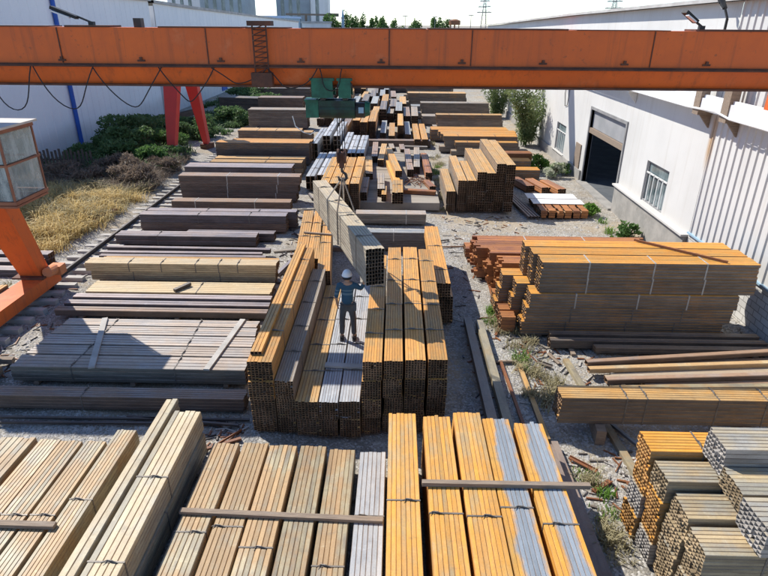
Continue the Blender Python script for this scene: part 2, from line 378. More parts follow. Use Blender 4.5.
def rtop(y): return float(np.interp(y, [8, 20, 38, 66, 130], [8.95, 8.87, 8.63, 8.05, 7.1]))
WX_ = 10.6
bld = thing('warehouse', 'long white warehouse with open roller door along the right of the yard', 'building', (WX_, 40, 0))
inv = Matrix.Translation((-WX_, -40, 0))
def bpart(mb, name, mats, parent=None, smooth=False):
    o = mb.build(name, mats, parent or bld, smooth)
    if parent is None: o.location = (-WX_, -40, 0)
    return o
doors = [(27.5, 32.7, 0., 4.0)]
wins = [(22.45, 24.6, 1.3, 3.0), (37.2, 39.4, .6, 2.35), (52, 53.8, .7, 2.4), (58, 59.8, .7, 2.4), (65, 66.8, .7, 2.4)]
mb = MB(); wall_panel(mb, WX_, doors+wins, 20.0, 75, rtop)
mb.box(WX_, WX_+14, 75, 75.2, -.3, 7.9); 
bpart(mb, 'wall', M['wallwhite'])
# ribbed cladding of the nearer bay
mb = MB(); y = 4.0; prof = []
while y < 19.98:
    prof += [(y, 0), (y+.25, 0), (y+.28, -.045), (y+.34, -.045), (y+.37, 0)]; y += .37
prof = [p for p in prof if p[0] < 20.0]
for (a, da), (b, db) in zip(prof[:-1], prof[1:]):
    if b-a < 1e-6: continue
    mb.add([(WX_-.01+da, a, 1.4), (WX_-.01+db, b, 1.4), (WX_-.01+db, b, rtop(b)), (WX_-.01+da, a, rtop(a))], [(0, 3, 2, 1)])
bpart(mb, 'ribbed_wall', M['wallrib'])
mb = MB(); mb.box(WX_-.02, WX_+.2, 4, 19.97, -.3, 1.37); bpart(mb, 'block_wall', M['block'])
mb = MB(); mb.box(WX_-.10, WX_-.013, 4, 19.97, 1.372, 1.43); bpart(mb, 'flashing', M['bluewall'])
mb = MB(); mb.box(WX_-.16, WX_+.05, 20.02, 27.3, -.3, 1.22); mb.box(WX_-.10, WX_+.05, 33.1, 75, -.3, .55); bpart(mb, 'plinth', M['concrete'])
mb = MB(); mb.box(WX_-.28, WX_+.0, 20.0, 27.35, 1.225, 1.30); bpart(mb, 'ledge', M['wallwhite'])
# roof
mb = MB(); ys = [2, 20, 38, 66, 78]
for a, b in zip(ys[:-1], ys[1:]):
    za, zb = rtop(a), rtop(b)
    mb.add([(WX_-.35, a, za), (WX_-.35, b, zb), (WX_+14, b, zb+1.2), (WX_+14, a, za+1.2), (WX_-.35, a, za+.12), (WX_-.35, b, zb+.12), (WX_+14, b, zb+1.35), (WX_+14, a, za+1.35)],
           [(0, 1, 2, 3), (4, 7, 6, 5), (0, 4, 5, 1), (0, 3, 7, 4), (1, 5, 6, 2)])
bpart(mb, 'roof', M['roof'])
mb = MB(); mb.box(WX_+13.8, WX_+14, 2, 75, -.3, 6.2); mb.box(WX_+.2, WX_+13.8, 2, 2.2, -.3, 10); mb.box(WX_+.21, WX_+13.8, 2.2, 75, -.3, .02); bpart(mb, 'inner_wall', M['interior'])  # back wall stops short of the roof, open strip added to let light in
# door
dr = MB(); dr.box(WX_+.12, WX_+.17, 27.5, 32.7, 3.05, 4.0); dro = bpart(dr, 'roller_door', M['shutter'])
mb = MB(); mb.box(WX_-.02, WX_+.11, 27.5, 32.7, 2.78, 3.04); o = mb.build('bottom_rail', M['wood'], dro)
mb = MB()
for a in (27.36, 32.7): mb.box(WX_-.06, WX_+.22, a, a+.14, 0, 4.0)
mb.box(WX_-.06, WX_+.22, 27.36, 32.84, 4.0, 4.14); bpart(mb, 'door_frame', M['frame'])
mb = MB(); mb.box(WX_-.3, WX_+.2, 27.3, 32.9, -.2, .06); bpart(mb, 'threshold', M['concrete'])
for (a, b, c, d) in wins:
    mb = MB()
    for (p, q, s_, t_) in ((a, b, c, c+.08), (a, b, d-.08, d), (a, a+.08, c+.08, d-.08), (b-.08, b, c+.08, d-.08)): mb.box(WX_+.06, WX_+.14, p, q, s_, t_)
    w = bpart(mb, 'window', M['frame'])
    mb = MB(); mb.box(WX_+.12, WX_+.13, a+.08, b-.08, c+.08, d-.08); mb.build('pane', M['glass'], w)
    mb = MB()
    n = 5
    for k in range(1, n): yy = a+(b-a)*k/n; mb.box(WX_+.02, WX_+.05, yy-.025, yy+.025, c+.08, d-.45)
    mb.box(WX_+.02, WX_+.055, a+.08, b-.08, d-.5, d-.44); mb.build('bars', M['palebar'], w)
    mb = MB(); mb.box(WX_-.1, WX_+.06, a-.1, b+.1, c-.09, c-.005); mb.build('sill', M['wallwhite'], w)
mb = MB(); mb.box(WX_-.06, WX_+.0, 33.6, 34.6, 0, 1.9); bpart(mb, 'side_door', M['wood'])
mb = MB(); mb.box(WX_+3.0, WX_+4.4, 30, 31.6, .02, 1.3); mb.box(WX_+3.2, WX_+4.0, 30.3, 31.0, 1.3, 2.0); mb.box(WX_+5, WX_+7, 34, 38, .02, 1.1); bpart(mb, 'machine', M['bluewall'])
mb = MB(); mb.tube([(WX_-.03, 38.2, 5.6), (WX_-.05, 38.3, 4.2), (WX_-.05, 38.0, 3.5), (WX_-.05, 37.5, 3.6), (WX_-.05, 37.4, 4.4), (WX_-.04, 37.7, 5.6)], .02, 6); bpart(mb, 'loose_cable', M['black'])
# downpipe and loose cable
# crane runway carried on brackets from the wall
rw = thing('runway_beam', 'grey crane runway beam on brackets high along the white warehouse wall', 'beam', (WX_-.4, 20, 5.6))
def rpart(mb, name, mat):
    o = mb.build(name, mat, rw); o.location = (-(WX_-.4), -20, -5.6); return o
mb = MB(); mb.box(WX_-.52, WX_-.3, 4, 72, 5.62, 6.0); mb.box(WX_-.45, WX_-.37, 4, 72, 6.0, 6.1)
rpart(mb, 'beam', M['white'])
for yb in (7.5, 13.4, 18.6, 20.4, 27, 34, 41, 48, 55, 62, 69):
    mb = MB(); mb.box(WX_-.42, WX_-.012, yb-.12, yb+.12, 5.45, 5.615); mb.add([(WX_-.012, yb-.05, 5.45), (WX_-.012, yb+.05, 5.45), (WX_-.012, yb-.05, 5.0), (WX_-.012, yb+.05, 5.0), (WX_-.4, yb-.05, 5.45), (WX_-.4, yb+.05, 5.45)], [(0, 4, 2), (1, 3, 5), (2, 4, 5, 3)])
    if yb in (18.6, 20.4): mb.box(WX_-.56, WX_-.28, yb-.2, yb+.2, 5.45, 6.9)
    rpart(mb, 'bracket', M['wood'] if yb in (18.6, 20.4) else M['white'])
mb = MB(); mb.tube([(WX_-.56, 4, 5.62), (WX_-.56, 18.2, 5.60), (WX_-.62, 19.0, 5.72), (WX_-.56, 21, 5.62), (WX_-.56, 40, 5.6)], .035); rpart(mb, 'pipe', M['white'])

def wall_lamp(name, label, p, d):
    t = thing(name, label, 'lamp', p, (0, 0, math.atan2(d[1], d[0])), 'floodlights on arms above the yard')
    mb = MB(); mb.bar((0, 0, 0), (0, 0, .42), .06, .06); mb.bar((0, 0, .42), (.32, 0, .75), .05, .05); mb.build('arm', M['black'], t)
    mb = MB(); mb.bar((.28, 0, .7), (.62, 0, .95), .12, .07, w2=.18); mb.bar((.52, 0, .86), (.64, 0, .95), .2, .04); h = mb.build('lamp_head', M['black'], t)
    mb = MB(); mb.bar((.36, 0, .70), (.58, 0, .86), .1, .03); mb.build('lens', M['whiteplate'], h)
    return t
wall_lamp('floodlight', 'black floodlight on a bent arm near the roof edge of the warehouse', (WX_-.45, 19.9, 7.95), (0, 1))

# ---------------------------------------------------------------- left buildings
def ribbed(mb, X, y0, y1, zt, pitch, d, face=1):
    y = y0
    while y < y1-1e-6:
        b = min(y+pitch, y1); q = [(y, 0), (b-.12, 0), (b-.08, d*face), (b-.03, d*face), (b, 0)]
        for (a, da), (c, dc) in zip(q[:-1], q[1:]):
            mb.add([(X+da, a, -.5), (X+dc, c, -.5), (X+dc, c, zt(c)), (X+da, a, zt(a))], [(0, 1, 2, 3)])
        y = b
lb = thing('warehouse', 'white ribbed metal shed with blue downpipe left of the overgrown strip', 'building', (-22, 40, 0))
def lpart(mb, name, mat, root=lb, at=(-22, 40)):
    o = mb.build(name, mat, root); o.location = (-at[0], -at[1], 0); return o
z1 = lambda y: 9.75
mb = MB(); ribbed(mb, -22, 18, 56, z1, .9, .03); mb.box(-40, -22.0, 56, 56.15, -.5, 9.7); lpart(mb, 'wall', M['wallleft'])
mb = MB(); mb.box(-40, -21.75, 17.5, 56.3, 9.75, 9.9); lpart(mb, 'roof', M['roof'])
mb = MB(); mb.tube([(-21.85, 40.25, .1), (-21.85, 40.25, 9.7)], .14, 10); lpart(mb, 'downpipe', M['blue'])
lb2 = thing('warehouse', 'farther white shed with sloping roof line and blue openings behind the red crane leg', 'building', (-22, 80, 0))
z2 = lambda y: float(np.interp(y, [56, 68, 140], [9.65, 9.35, 8.05]))
mb = MB(); ribbed(mb, -22, 57.2, 140, z2, 1.2, .03); mb.box(-40, -22, 57.2, 57.3, -.5, 9.4); lpart(mb, 'wall', M['wallleft'], lb2, (-22, 80))
mb = MB()
for a, b in ((57, 68), (68, 140)):
    mb.add([(-21.8, a, z2(a)), (-21.8, b, z2(b)), (-40, b, z2(b)-.1), (-40, a, z2(a)-.1), (-21.8, a, z2(a)+.25), (-21.8, b, z2(b)+.25), (-40, b, z2(b)+.2), (-40, a, z2(a)+.2)], [(0, 3, 2, 1), (4, 5, 6, 7), (0, 1, 5, 4)])
lpart(mb, 'roof', M['roof'], lb2, (-22, 80))
for a in (76, 81.5, 87, 92): 
    mb = MB(); mb.box(-22.0, -21.9, a, a+2.2, .2, 3.4); lpart(mb, 'door', M['blue'] if a != 81.5 else M['bluewall'], lb2, (-22, 80))

# ---------------------------------------------------------------- bundles of steel tube
MESH = {}
def tube_mesh(L, ny, nz, tw, th, mat, wall=.006, seed=0, rag=.016, ch=None):
    key = (L, ny, nz, tw, th, mat, seed)
    if key in MESH: return MESH[key]
    rr = random.Random(hash((L, ny, nz, seed)) & 0xffff); mb = MB(); ch = ch or min(tw, th)*.12
    W_ = ny*tw; wl_ = max(wall, min(tw, th)*.07)
    for j in range(ny):
        for k in range(nz):
            outer = j in (0, ny-1) or k == nz-1 or k == 0
            y0 = -W_/2+j*tw+.0004; y1 = y0+tw-.0008; z0 = k*th+.0004; z1 = z0+th-.0008
            o0 = rr.uniform(-rag, rag); o1 = rr.uniform(-rag, rag)
            if rr.random() < .08: o0 += rr.uniform(-.06, .06); o1 += rr.uniform(-.06, .06)
            xa, xb = -L/2+o0, L/2+o1; tv = rr.random()+.001
            O = [(y0+ch, z0), (y1-ch, z0), (y1, z0+ch), (y1, z1-ch), (y1-ch, z1), (y0+ch, z1), (y0, z1-ch), (y0, z0+ch)]
            c = ch*.6; a0, a1, b0, b1 = y0+wl_, y1-wl_, z0+wl_, z1-wl_
            I = [(a0+c, b0), (a1-c, b0), (a1, b0+c), (a1, b1-c), (a1-c, b1), (a0+c, b1), (a0, b1-c), (a0, b0+c)]
            dp = min(.7, L*.3)
            vs = [(xa, *p) for p in O]+[(xa, *p) for p in I]+[(xa+dp, *p) for p in I]+[(xb, *p) for p in O]+[(xb, *p) for p in I]+[(xb-dp, *p) for p in I]
            fs = []
            for i in range(8):
                n = (i+1) % 8
                if outer:
                    if i % 2: mb.g.add(len(mb.f)+len(fs))
                    fs.append((i, n, 24+n, 24+i)[::-1])
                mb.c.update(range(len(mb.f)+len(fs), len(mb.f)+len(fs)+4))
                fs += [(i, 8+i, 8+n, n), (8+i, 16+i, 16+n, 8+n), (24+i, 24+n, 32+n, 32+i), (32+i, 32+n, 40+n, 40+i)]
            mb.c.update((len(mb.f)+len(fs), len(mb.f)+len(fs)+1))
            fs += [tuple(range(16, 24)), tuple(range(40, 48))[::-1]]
            mb.add(vs, fs, 0, tv)
    MESH[key] = mb.mesh('tube_pack', M[mat]); return MESH[key]
def strap_mesh(W_, Hh, mat, knot):
    key = ('s', round(W_, 3), round(Hh, 3), mat, knot)
    if key in MESH: return MESH[key]
    mb = MB(); w = .014 if mat == 'strap' else .02; a, b = W_/2+.002, W_/2+.007
    q = [(-a, -.004), (a, -.004), (a, Hh+.002), (-a, Hh+.002)]; p = [(-b, -.008), (b, -.008), (b, Hh+.008), (-b, Hh+.008)]
    for i in range(4):
        n = (i+1) % 4
        vs = [(x, *c) for x in (-w, w) for c in (q[i], q[n], p[n], p[i])]
        mb.add(vs, [(0, 3, 2, 1), (4, 5, 6, 7), (3, 7, 6, 2), (0, 1, 5, 4)])
    if knot:
        rr = random.Random(knot); y = rr.uniform(-.3, .3)*W_
        mb.tube([(-.02, y-.09, Hh+.012), (.0, y, Hh+.028), (.018, y+.07, Hh+.018), (-.04, y+.13, Hh+.035)], [.006, .012, .01, .004], 6)
    MESH[key] = mb.mesh('strap', M[mat]); return MESH[key]

ORD = ['first', 'second', 'third', 'fourth', 'fifth', 'sixth', 'seventh', 'eighth', 'ninth', 'tenth']
def bundle(label, group, p, rotz, spec, mat, straps=(), sm='strap', seed=0, rot=None, name='tube_bundle', cat='steel bundle'):
    """spec = (L, ny, nz, tube w, tube h); p = centre of its underside"""
    L, ny, nz, tw, th = spec
    t = thing(name, label, cat, p, rot or (0, 0, rotz+rnd.uniform(-.0025, .0025)), group)
    link('tube_pack', tube_mesh(L, ny, nz, tw, th, mat, seed=seed), t)
    for i, s in enumerate(straps):
        link('strap', strap_mesh(ny*tw, nz*th, sm, (i+seed+1) if sm == 'strap' else 0), t, (s*L, 0, 0))
    return t
AY = math.pi/2          # bundles that run away from the camera
def dun(label, a, b, w=.1, h=.09, mat='wood', cat='timber', name='timber_bearer', group=None):
    mb = MB(); a = Vector(a); b = Vector(b); c = (a+b)/2; mb.bar(a-c, b-c, w, h)
    o = mb.build(name, M[mat]); o.location = c; return tag(o, label, cat, group)

# ---- foreground, left low row
GFL = 'low tan bundles in the lower left corner'
for i, (x0, x1, yf, mt, lab) in enumerate(((-7.9, -7.2, 9.2, 'tan', 'tan steel bundle at the far left corner, half cut by the picture edge'),
        (-7.08, -6.66, 9.15, 'tan', 'tan steel bundle touching a twin, second gap from the lower left corner'),
        (-6.64, -6.2, 9.12, 'tan', 'duller tan bundle touching its twin in the lower left row'),
        (-6.15, -5.73, 9.13, 'tan', 'tan bundle with the orange cast next to last before the tall pale stack'),
        (-5.66, -5.26, 9.5, 'tan', 'browner tan bundle reaching farthest back in the lower left row'))):
    w = x1-x0; n = 6
    bundle(lab, GFL, ((x0+x1)/2-.0, yf-3, .1), AY, (6.0, n, 5, w/n, .085), mt, (.18, -.1), seed=i)
for k, yy in enumerate((8.3, 5.6, 4.0)):
    dun('rough bearer under the low tan bundles, %s from the back' % ORD[k], (-8.2, yy, .05), (-5.1, yy+.1, .05), .12, .09, group='bearers under the low tan bundles')
dun('weathered plank lying across the low tan bundles at lower left', (-8.1, 6.98, .57), (-5.57, 6.95, .57), .11, .07, cat='plank', name='plank')
# ---- tall pale stack
GT = 'tall pale stack in front'
bundle('buff bundle forming the top of the tall pale stack in front', GT, (-4.14, 6.5, .56), AY, (6.0, 5, 5, .108, .092), 'buff', (.19, -.1), seed=2)
bundle('buff bundle under the top one of the tall pale stack in front', GT, (-4.10, 6.4, .08), AY, (6.0, 5, 5, .108, .094), 'buff', (.15,), seed=3)
bundle('narrow pair of pale tubes lying along the left edge of the tall stack', GT, (-4.60, 6.9, .72), AY, (6.0, 2, 3, .12, .1), 'buff', (), seed=4)
bundle('lower pale bundle below the narrow tubes of the tall stack', GT, (-4.64, 6.6, .08), AY, (6.0, 3, 6, .11, .105), 'buff', (), seed=5)
for k, yy in enumerate((8.8, 6.0)):
    dun('bearer under the tall pale stack, %s from the back' % ORD[k], (-4.9, yy, .04), (-3.8, yy, .04), .12, .08, group='bearers under the tall pale stack')
# ---- brown row
GB = 'brown striped bundles across the front'
for i, (x0, x1, yf, mt, lab) in enumerate(((-3.56, -3.04, 9.12, 'tan', 'striped tan bundle half in the shadow of the tall pale stack'),
        (-2.96, -2.46, 9.13, 'tan', 'striped tan bundle next to the shaded one, beneath the long plank'),
        (-2.42, -1.88, 9.08, 'tan', 'third striped tan bundle to the right of the tall stack, close to its neighbour'),
        (-1.80, -1.29, 9.08, 'tan', 'striped tan bundle two places before the blue grey one'),
        (-1.21, -.71, 9.0, 'tan', 'striped tan bundle directly beside the blue grey one'),
        (-.62, -.12, 8.94, 'grey', 'blue grey steel bundle beside the tall yellow bundles'))):
    w = x1-x0; n = 6
    bundle(lab, GB, ((x0+x1)/2, yf-3, .1), AY, (6.0, n, 5, w/n, .09), mt, (.13-.02*i*(-1)**i, -.28), seed=i)
for k, yy in enumerate((8.2, 5.2, 3.6)):
    dun('bearer under the brown striped bundles, %s from the back' % ORD[k], (-3.6, yy, .05), (-.1, yy, .05), .12, .09, group='bearers under the brown striped bundles')
dun('long bowed plank lying across the brown striped bundles', (-3.6, 7.31, .585), (-.13, 7.2, .585), .1, .06, cat='plank', name='plank')
# ---- yellow row, three tiers
GY = 'yellow bundles of the front right stack'
for i, (x0, x1, yf, mt, lab) in enumerate(((-.06, .46, 9.1, 'yellow', 'bright yellow rusted bundle beside the blue grey one'),
        (.60, 1.11, 9.03, 'yellow', 'yellow rusted bundle with bent wire tie near its middle, second in the row'),
        (1.17, 1.69, 9.17, 'yellow', 'orange yellow bundle between the wire tied one and the grey centred ones'),
        (1.71, 2.21, 9.0, 'patchy', 'yellow edged bundle with grey centre, touching the orange yellow one'),
        (2.30, 2.83, 8.87, 'patchy', 'grey centred bundle with wide orange right edge by the steel channel'))):
    w = x1-x0; n = 7
    for tier in range(3):
        lb_ = lab if tier == 2 else '%s layer bundle under the front yellow row, %s from the blue grey bundle' % (('bottom', 'middle')[tier], ORD[i])
        bundle(lb_, GY, ((x0+x1)/2, yf-3+(0 if tier == 2 else -.08*i % .1), .09+.425*tier), AY, (6.0, n, 5, w/n, .084), mt, (.13-.03*(i % 3), -.25) if tier == 2 else (), seed=i+3*(tier < 2))
for k, yy in enumerate((8.3, 5.4, 3.6)):
    dun('bearer under the front yellow stack, %s from the back' % ORD[k], (-.06, yy, .04), (2.85, yy, .04), .12, .08, group='bearers under the front yellow stack')
dun('grey timber batten lying across the front yellow bundles', (.5, 7.22, 1.405), (3.22, 7.24, 1.395), .085, .075, cat='plank', name='plank')
# ---- right front: hollow square tubes, end faces seen
GR = 'hollow square tubes stacked at lower right'
rows = ((7.39, 7.9, 2.0, 'speckletop', 4.16), (6.86, 7.34, 1.87, 'speckle', 4.2), (6.28, 6.80, 1.72, 'speckle', 4.27), (5.72, 6.22, 1.64, 'speckle', 4.3))
for i, (y0, y1, zt, mt, xl) in enumerate(rows):
    h = (zt-.08)/4
    for tier in range(4):
        mt2 = mt if tier == 3 else ('speckletop', 'specklegrey', 'speckletop')[(i+tier) % 3] if i < 2 else 'speckle'
        bundle('%s of hollow square tubes, %s layer, %s row from the shaded gravel' % ('speckled bundle', ('bottom', 'second', 'third', 'top')[tier], ORD[i]), GR,
               (xl+3+.02*((tier+i) % 3), (y0+y1)/2, .08+h*tier), 0, (6.0, 7, 6, (y1-y0)/7, (h-.004)/6), mt2, (-.36, .1) if tier == 3 else (), seed=tier+i)
for i, (y0, y1, zb, zt, xl) in enumerate(((6.86, 7.40, 2.005, 2.5, 4.95), (6.28, 6.84, 1.875, 2.2, 4.95), (5.62, 6.24, 1.725, 2.2, 4.93))):
    bundle('pale silver bundle of square tubes on top of the hollow tube stack, %s row' % ORD[i], GR, (xl+3, (y0+y1)/2, zb), 0, (6.0, 7, 6, (y1-y0)/7, (zt-zb)/6), 'specklegrey' if i != 1 else 'speckle', (-.3, .1), seed=i+5)
for k, xx in enumerate((4.8, 7.6, 9.8)):
    dun('bearer under the hollow tube stack, %s from the front yellow row' % ORD[k], (xx, 5.7, .04), (xx, 7.9, .04), .12, .08, group='bearers under the hollow tube stack')
# steel channel beside the yellow row
def channel(label, a, b, w, h, t_=.012, mat='rust', cat='steel beam', name='steel_channel', flip=False, group=None):
    mb = MB(); a = Vector(a); b = Vector(b); c = (a+b)/2; d = (b-a); L = d.length
    s = -1 if flip else 1
    for (y0, y1, z0, z1) in ((-w/2, w/2, 0, t_), (-w/2, -w/2+t_, t_, h), (w/2-t_, w/2, t_, h)):
        mb.box(-L/2, L/2, y0, y1, z0 if s > 0 else h-z1, z1 if s > 0 else h-z0)
    o = mb.build(name, M[mat]); o.location = c; o.rotation_euler = (0, -math.atan2(d.z, d.xy.length), math.atan2(d.y, d.x)); return tag(o, label, cat, group)
channel('brown steel channel lying along the right side of the front yellow bundles', (3.12, 9.4, .32), (3.2, 3.6, .32), .3, .12, mat='brown', flip=True)
channel('narrow brown channel on the ground outside the wider one by the yellow row', (3.46, 9.9, .02), (3.56, 4.2, .02), .14, .1, mat='brown', flip=True)
for k, yy in enumerate((8.6, 6.2)):
    dun('block under the steel channels beside the yellow row, %s one' % ('farther', 'nearer')[k], (2.95, yy, .16), (3.3, yy, .16), .2, .3, group='blocks under the channels')

# ---------------------------------------------------------------- middle stack (the worker stands on it)
GM = 'bundles of the middle stack under the worker'
B0, TH = .06, .455
cols = [('m1', -3.0, -2.48, 10.05, 6.6, 4, 'gold'), ('m2', -2.46, -2.07, 10.04, 6.0, 3, 'drab'), ('m3', -2.05, -1.57, 9.97, 5.9, 2, 'ochre'),
        ('m4', -1.55, -1.15, 9.96, 6.0, 2, 'grey'), ('m5', -1.12, -.69, 10.0, 6.0, 2, 'grey'),
        ('m6', -.63, -.23, 10.12, 6.0, 4, 'gold'), ('m7', -.19, .20, 10.17, 6.6, 4, 'gold'), ('m8', .26, .68, 10.22, 6.6, 4, 'gold'), ('m9', .73, 1.13, 10.25, 6.4, 4, 'gold')]
toplab = {'m1': 'tall yellow bundle with loose tubes at the left edge of the worker\'s stack', 'm2': 'dim greyish bundle stepping down beside the tall yellow one, worker\'s stack',
          'm3': 'brown orange bundle left of the grey pair the worker stands on', 'm4': 'left of the two grey bundles the worker stands on',
          'm5': 'right of the two grey bundles the worker stands on', 'm6': 'yellow bundle just right of the worker, under the hanging load',
          'm7': 'second yellow bundle right of the worker on the middle stack', 'm8': 'third yellow bundle right of the worker on the middle stack', 'm9': 'last yellow bundle of the four right of the worker'}
coldesc = ['first column', 'second column', 'third column', 'fourth column', 'fifth column', 'sixth column', 'seventh column', 'eighth column', 'last column']
for ci, (nm, x0, x1, yn, L, nt, mt) in enumerate(cols):
    for tier in range(nt):
        top = tier == nt-1; w = x1-x0
        lab = toplab[nm] if top else 'dark bundle end, %s layer up, %s from the left, middle stack' % (ORD[tier], coldesc[ci])
        mt2 = mt if top or (mt == 'gold' and tier == nt-2) else 'ochre'
        bundle(lab, GM, ((x0+x1)/2+(0 if top else rnd.uniform(-.02, .02)), yn+L/2+(0 if top else rnd.uniform(-.06, .06)), B0+TH*tier), AY, (L, 7, 8, w/7, .0562), mt2, (-.3, -.1, .12, .35) if top else (), seed=tier+ci % 3)
bundle('loose yellow tubes laid on top of the tall yellow bundle by the worker\'s stack edge', GM, (-2.86, 13.5, B0+TH*4), AY, (6.4, 3, 1, .08, .08), 'gold', (), seed=9)
for k, yy in enumerate((10.6, 13.2, 15.6)):
    dun('thick bearer under the middle stack, %s from the front' % ORD[k], (-3.1, yy, .028), (1.2, yy, .028), .2, .055, group='bearers under the middle stack')
dun('short pale plank by the worker\'s feet across the grey bundles', (-1.56, 11.35, 1.005), (-.67, 11.3, 1.005), .16, .05, mat='sleeper', cat='plank', name='plank')

# rear left yellow group (slanted)
GRY = 'slanted yellow bundles behind the middle stack'
for i, (xn, yn) in enumerate(((-2.98, 17.0), (-2.58, 16.9), (-2.12, 15.95))):
    xf = (-3.42, -2.98, -2.70)[i]; a = Vector((xn, yn)); b = Vector((xf, 22.0)); d = b-a; ang = math.atan2(d.y, d.x)
    for tier in range(3):
        bundle(('%s of three slanted yellow bundles behind the tall yellow one' % ('leftmost', 'middle one', 'rightmost')[i]) if tier == 2 else '%s bundle below the slanted yellow ones, %s of three' % (('bottom', 'second layer')[tier], ('leftmost', 'middle', 'rightmost')[i]), GRY,
               ((a.x+b.x)/2, (a.y+b.y)/2, .15+.42*tier), ang, (d.length, 5, 5, .078, .083), 'gold' if tier else 'ochre', (-.1, .2) if tier == 2 else (), seed=i+tier)
for k, yy in enumerate((17.6, 21.3)):
    dun('bearer under the slanted yellow bundles, %s end' % ('near', 'far')[k], (-3.6, yy, .07), (-1.9, yy, .07), .14, .14, group='bearers under the slanted yellow bundles')
dun('thin brown batten lying across the slanted yellow bundles', (-3.2, 19.3, 1.435), (-2.2, 19.1, 1.435), .07, .05, cat='plank', name='plank')
# rear right short stack beside the gravel lane
GRR = 'stepped bundles at the gravel lane behind the middle stack'
for tier, (dx, mt) in enumerate(((.1, 'ochre'), (.09, 'ochre'), (0., 'gold'))):
    bundle('%s of the stepped column beside the gravel lane, behind the middle stack' % ('bottom bundle', 'jutting middle bundle', 'top yellow bundle')[tier], GRR,
           (1.36+dx, 17.75, .1+.43*tier), AY+.015, (5.1, 6, 5, .08, .085), mt, (-.3, .1) if tier == 2 else (), seed=tier)
for k, yy in enumerate((15.6, 19.6)):
    dun('bearer under the stepped column by the gravel lane, %s end' % ('near', 'far')[k], (1.1, yy, .05), (1.8, yy, .05), .12, .1, group='bearers under the stepped column')

# ---------------------------------------------------------------- hanging load, hoist, slings
ld_a = Vector((-.43, 12.0, 2.76)); ld_b = Vector((-2.42, 18.0, 2.76)); dd = ld_b-ld_a
bundle('pale rectangular tube bundle hanging from the crane above the worker', None, (ld_a+ld_b)/2, math.atan2(dd.y, dd.x), (dd.length, 6, 10, .071, .088), 'loadbuff', (-.36, -.1, .12, .36), seed=1)

HX, HY = -1.43, 15.2
gz0, gzl, gz1 = 6.72, 7.2, 8.05
# gantry
ga = thing('gantry_crane', 'orange single girder gantry crane spanning the yard with glass cabin on its left leg', 'crane', (-11, 15.2, 0))
def gpart(mb, name, mats, parent=None, smooth=False):
    o = mb.build(name, mats, parent or ga, smooth)
    if parent is None: o.location = (11, -15.2, 0)
    return o
mb = MB(); mb.prism([(14.85, gzl), (15.55, gzl), (15.55, gz1), (14.85, gz1)], -14.5, 10.2); girder = gpart(mb, 'girder', M['gantry'])
mb = MB(); mb.prism([(15.08, gz0+.05), (15.32, gz0+.05), (15.5, gzl-.005), (14.9, gzl-.005)], -14.4, 10.2); gpart(mb, 'lower_girder', M['gantry'])
mb = MB(); mb.box(-14.5, 10.2, 14.98, 15.42, gz0, gz0+.047); gpart(mb, 'flange', M['gantrydark'])
mb = MB(); mb.box(-14.5, 10.2, 14.77, 14.847, gzl-.02, gzl+.05); mb.tube([(-14.5, 14.72, gzl+.0), (10.2, 14.72, gzl)], .022, 8); gpart(mb, 'cable_rail', M['gantrydark'])
mb = MB()
x = -14
while x < 10:
    w = rnd.uniform(.7, 3.4); mb = MB(); mb.box(x, min(10.1, x+w), 14.82, 15.58, gz1, gz1+rnd.uniform(.015, .045)); x += w+rnd.uniform(.02, 1.2); gpart(mb, 'top_plate', M['gantrydark'])
for xs in (-13, -8.1, -4.55, -.2, 1.75, 6.0):
    mb = MB(); mb.box(xs-.012, xs+.012, 14.832, 14.849, gzl+.06, gz1-.01); gpart(mb, 'seam', M['gantrydark'])
x = -13.9
while x < 10:
    mb = MB(); mb.box(x-.09, x+.09, 14.82, 14.848, gzl+.1, gzl+.14); mb.box(x-.03, x+.03, 14.80, 14.846, gzl+.14, gzl+.2); gpart(mb, 'lug', M['gantrydark']); x += 1.93
# access ladder on the girder face
mb = MB()
for xx in (-3.4, -3.08):
    mb.tube([(xx, 14.7, gz0+.02), (xx, 14.7, gz1+.1), (xx+.02, 14.95, gz1+.14)], .02, 6)
k = gz0+.1
while k < gz1+.05: mb.tube([(-3.4, 14.7, k), (-3.08, 14.7, k)], .014, 6); mb.tube([(-3.4, 14.66, k), (-3.08, 14.66, k+.12)], .012, 5); k += .12
mb.box(-3.5, -3.0, 14.62, 14.84, gz0+.05, gz0+.36); mb.box(-3.5, -2.95, 14.6, 15.0, gz1+.055, gz1+.16); gpart(mb, 'ladder', M['gantrydark'])
# festoon cables
fx = [-13.4, -11.6, -10.05, -8.78, -7.29, -5.68, -4.44, -3.15, -1.9, -1.28]
for i, (a, b) in enumerate(zip(fx[:-1], fx[1:])):
    sag = (.95, 1.0, 1.02, .98, .92, .78, .35, .45, .5)[i]
    pts = []
    for k in range(17):
        s = k/16; pts.append((a+(b-a)*s+.05*math.sin(s*9+i), 14.68, gzl-.02-sag*4*s*(1-s)*(.75+.25*math.sin(math.pi*s))))
    mb = MB(); mb.tube(pts, .014, 6); gpart(mb, 'cable', M['black'], smooth=True)
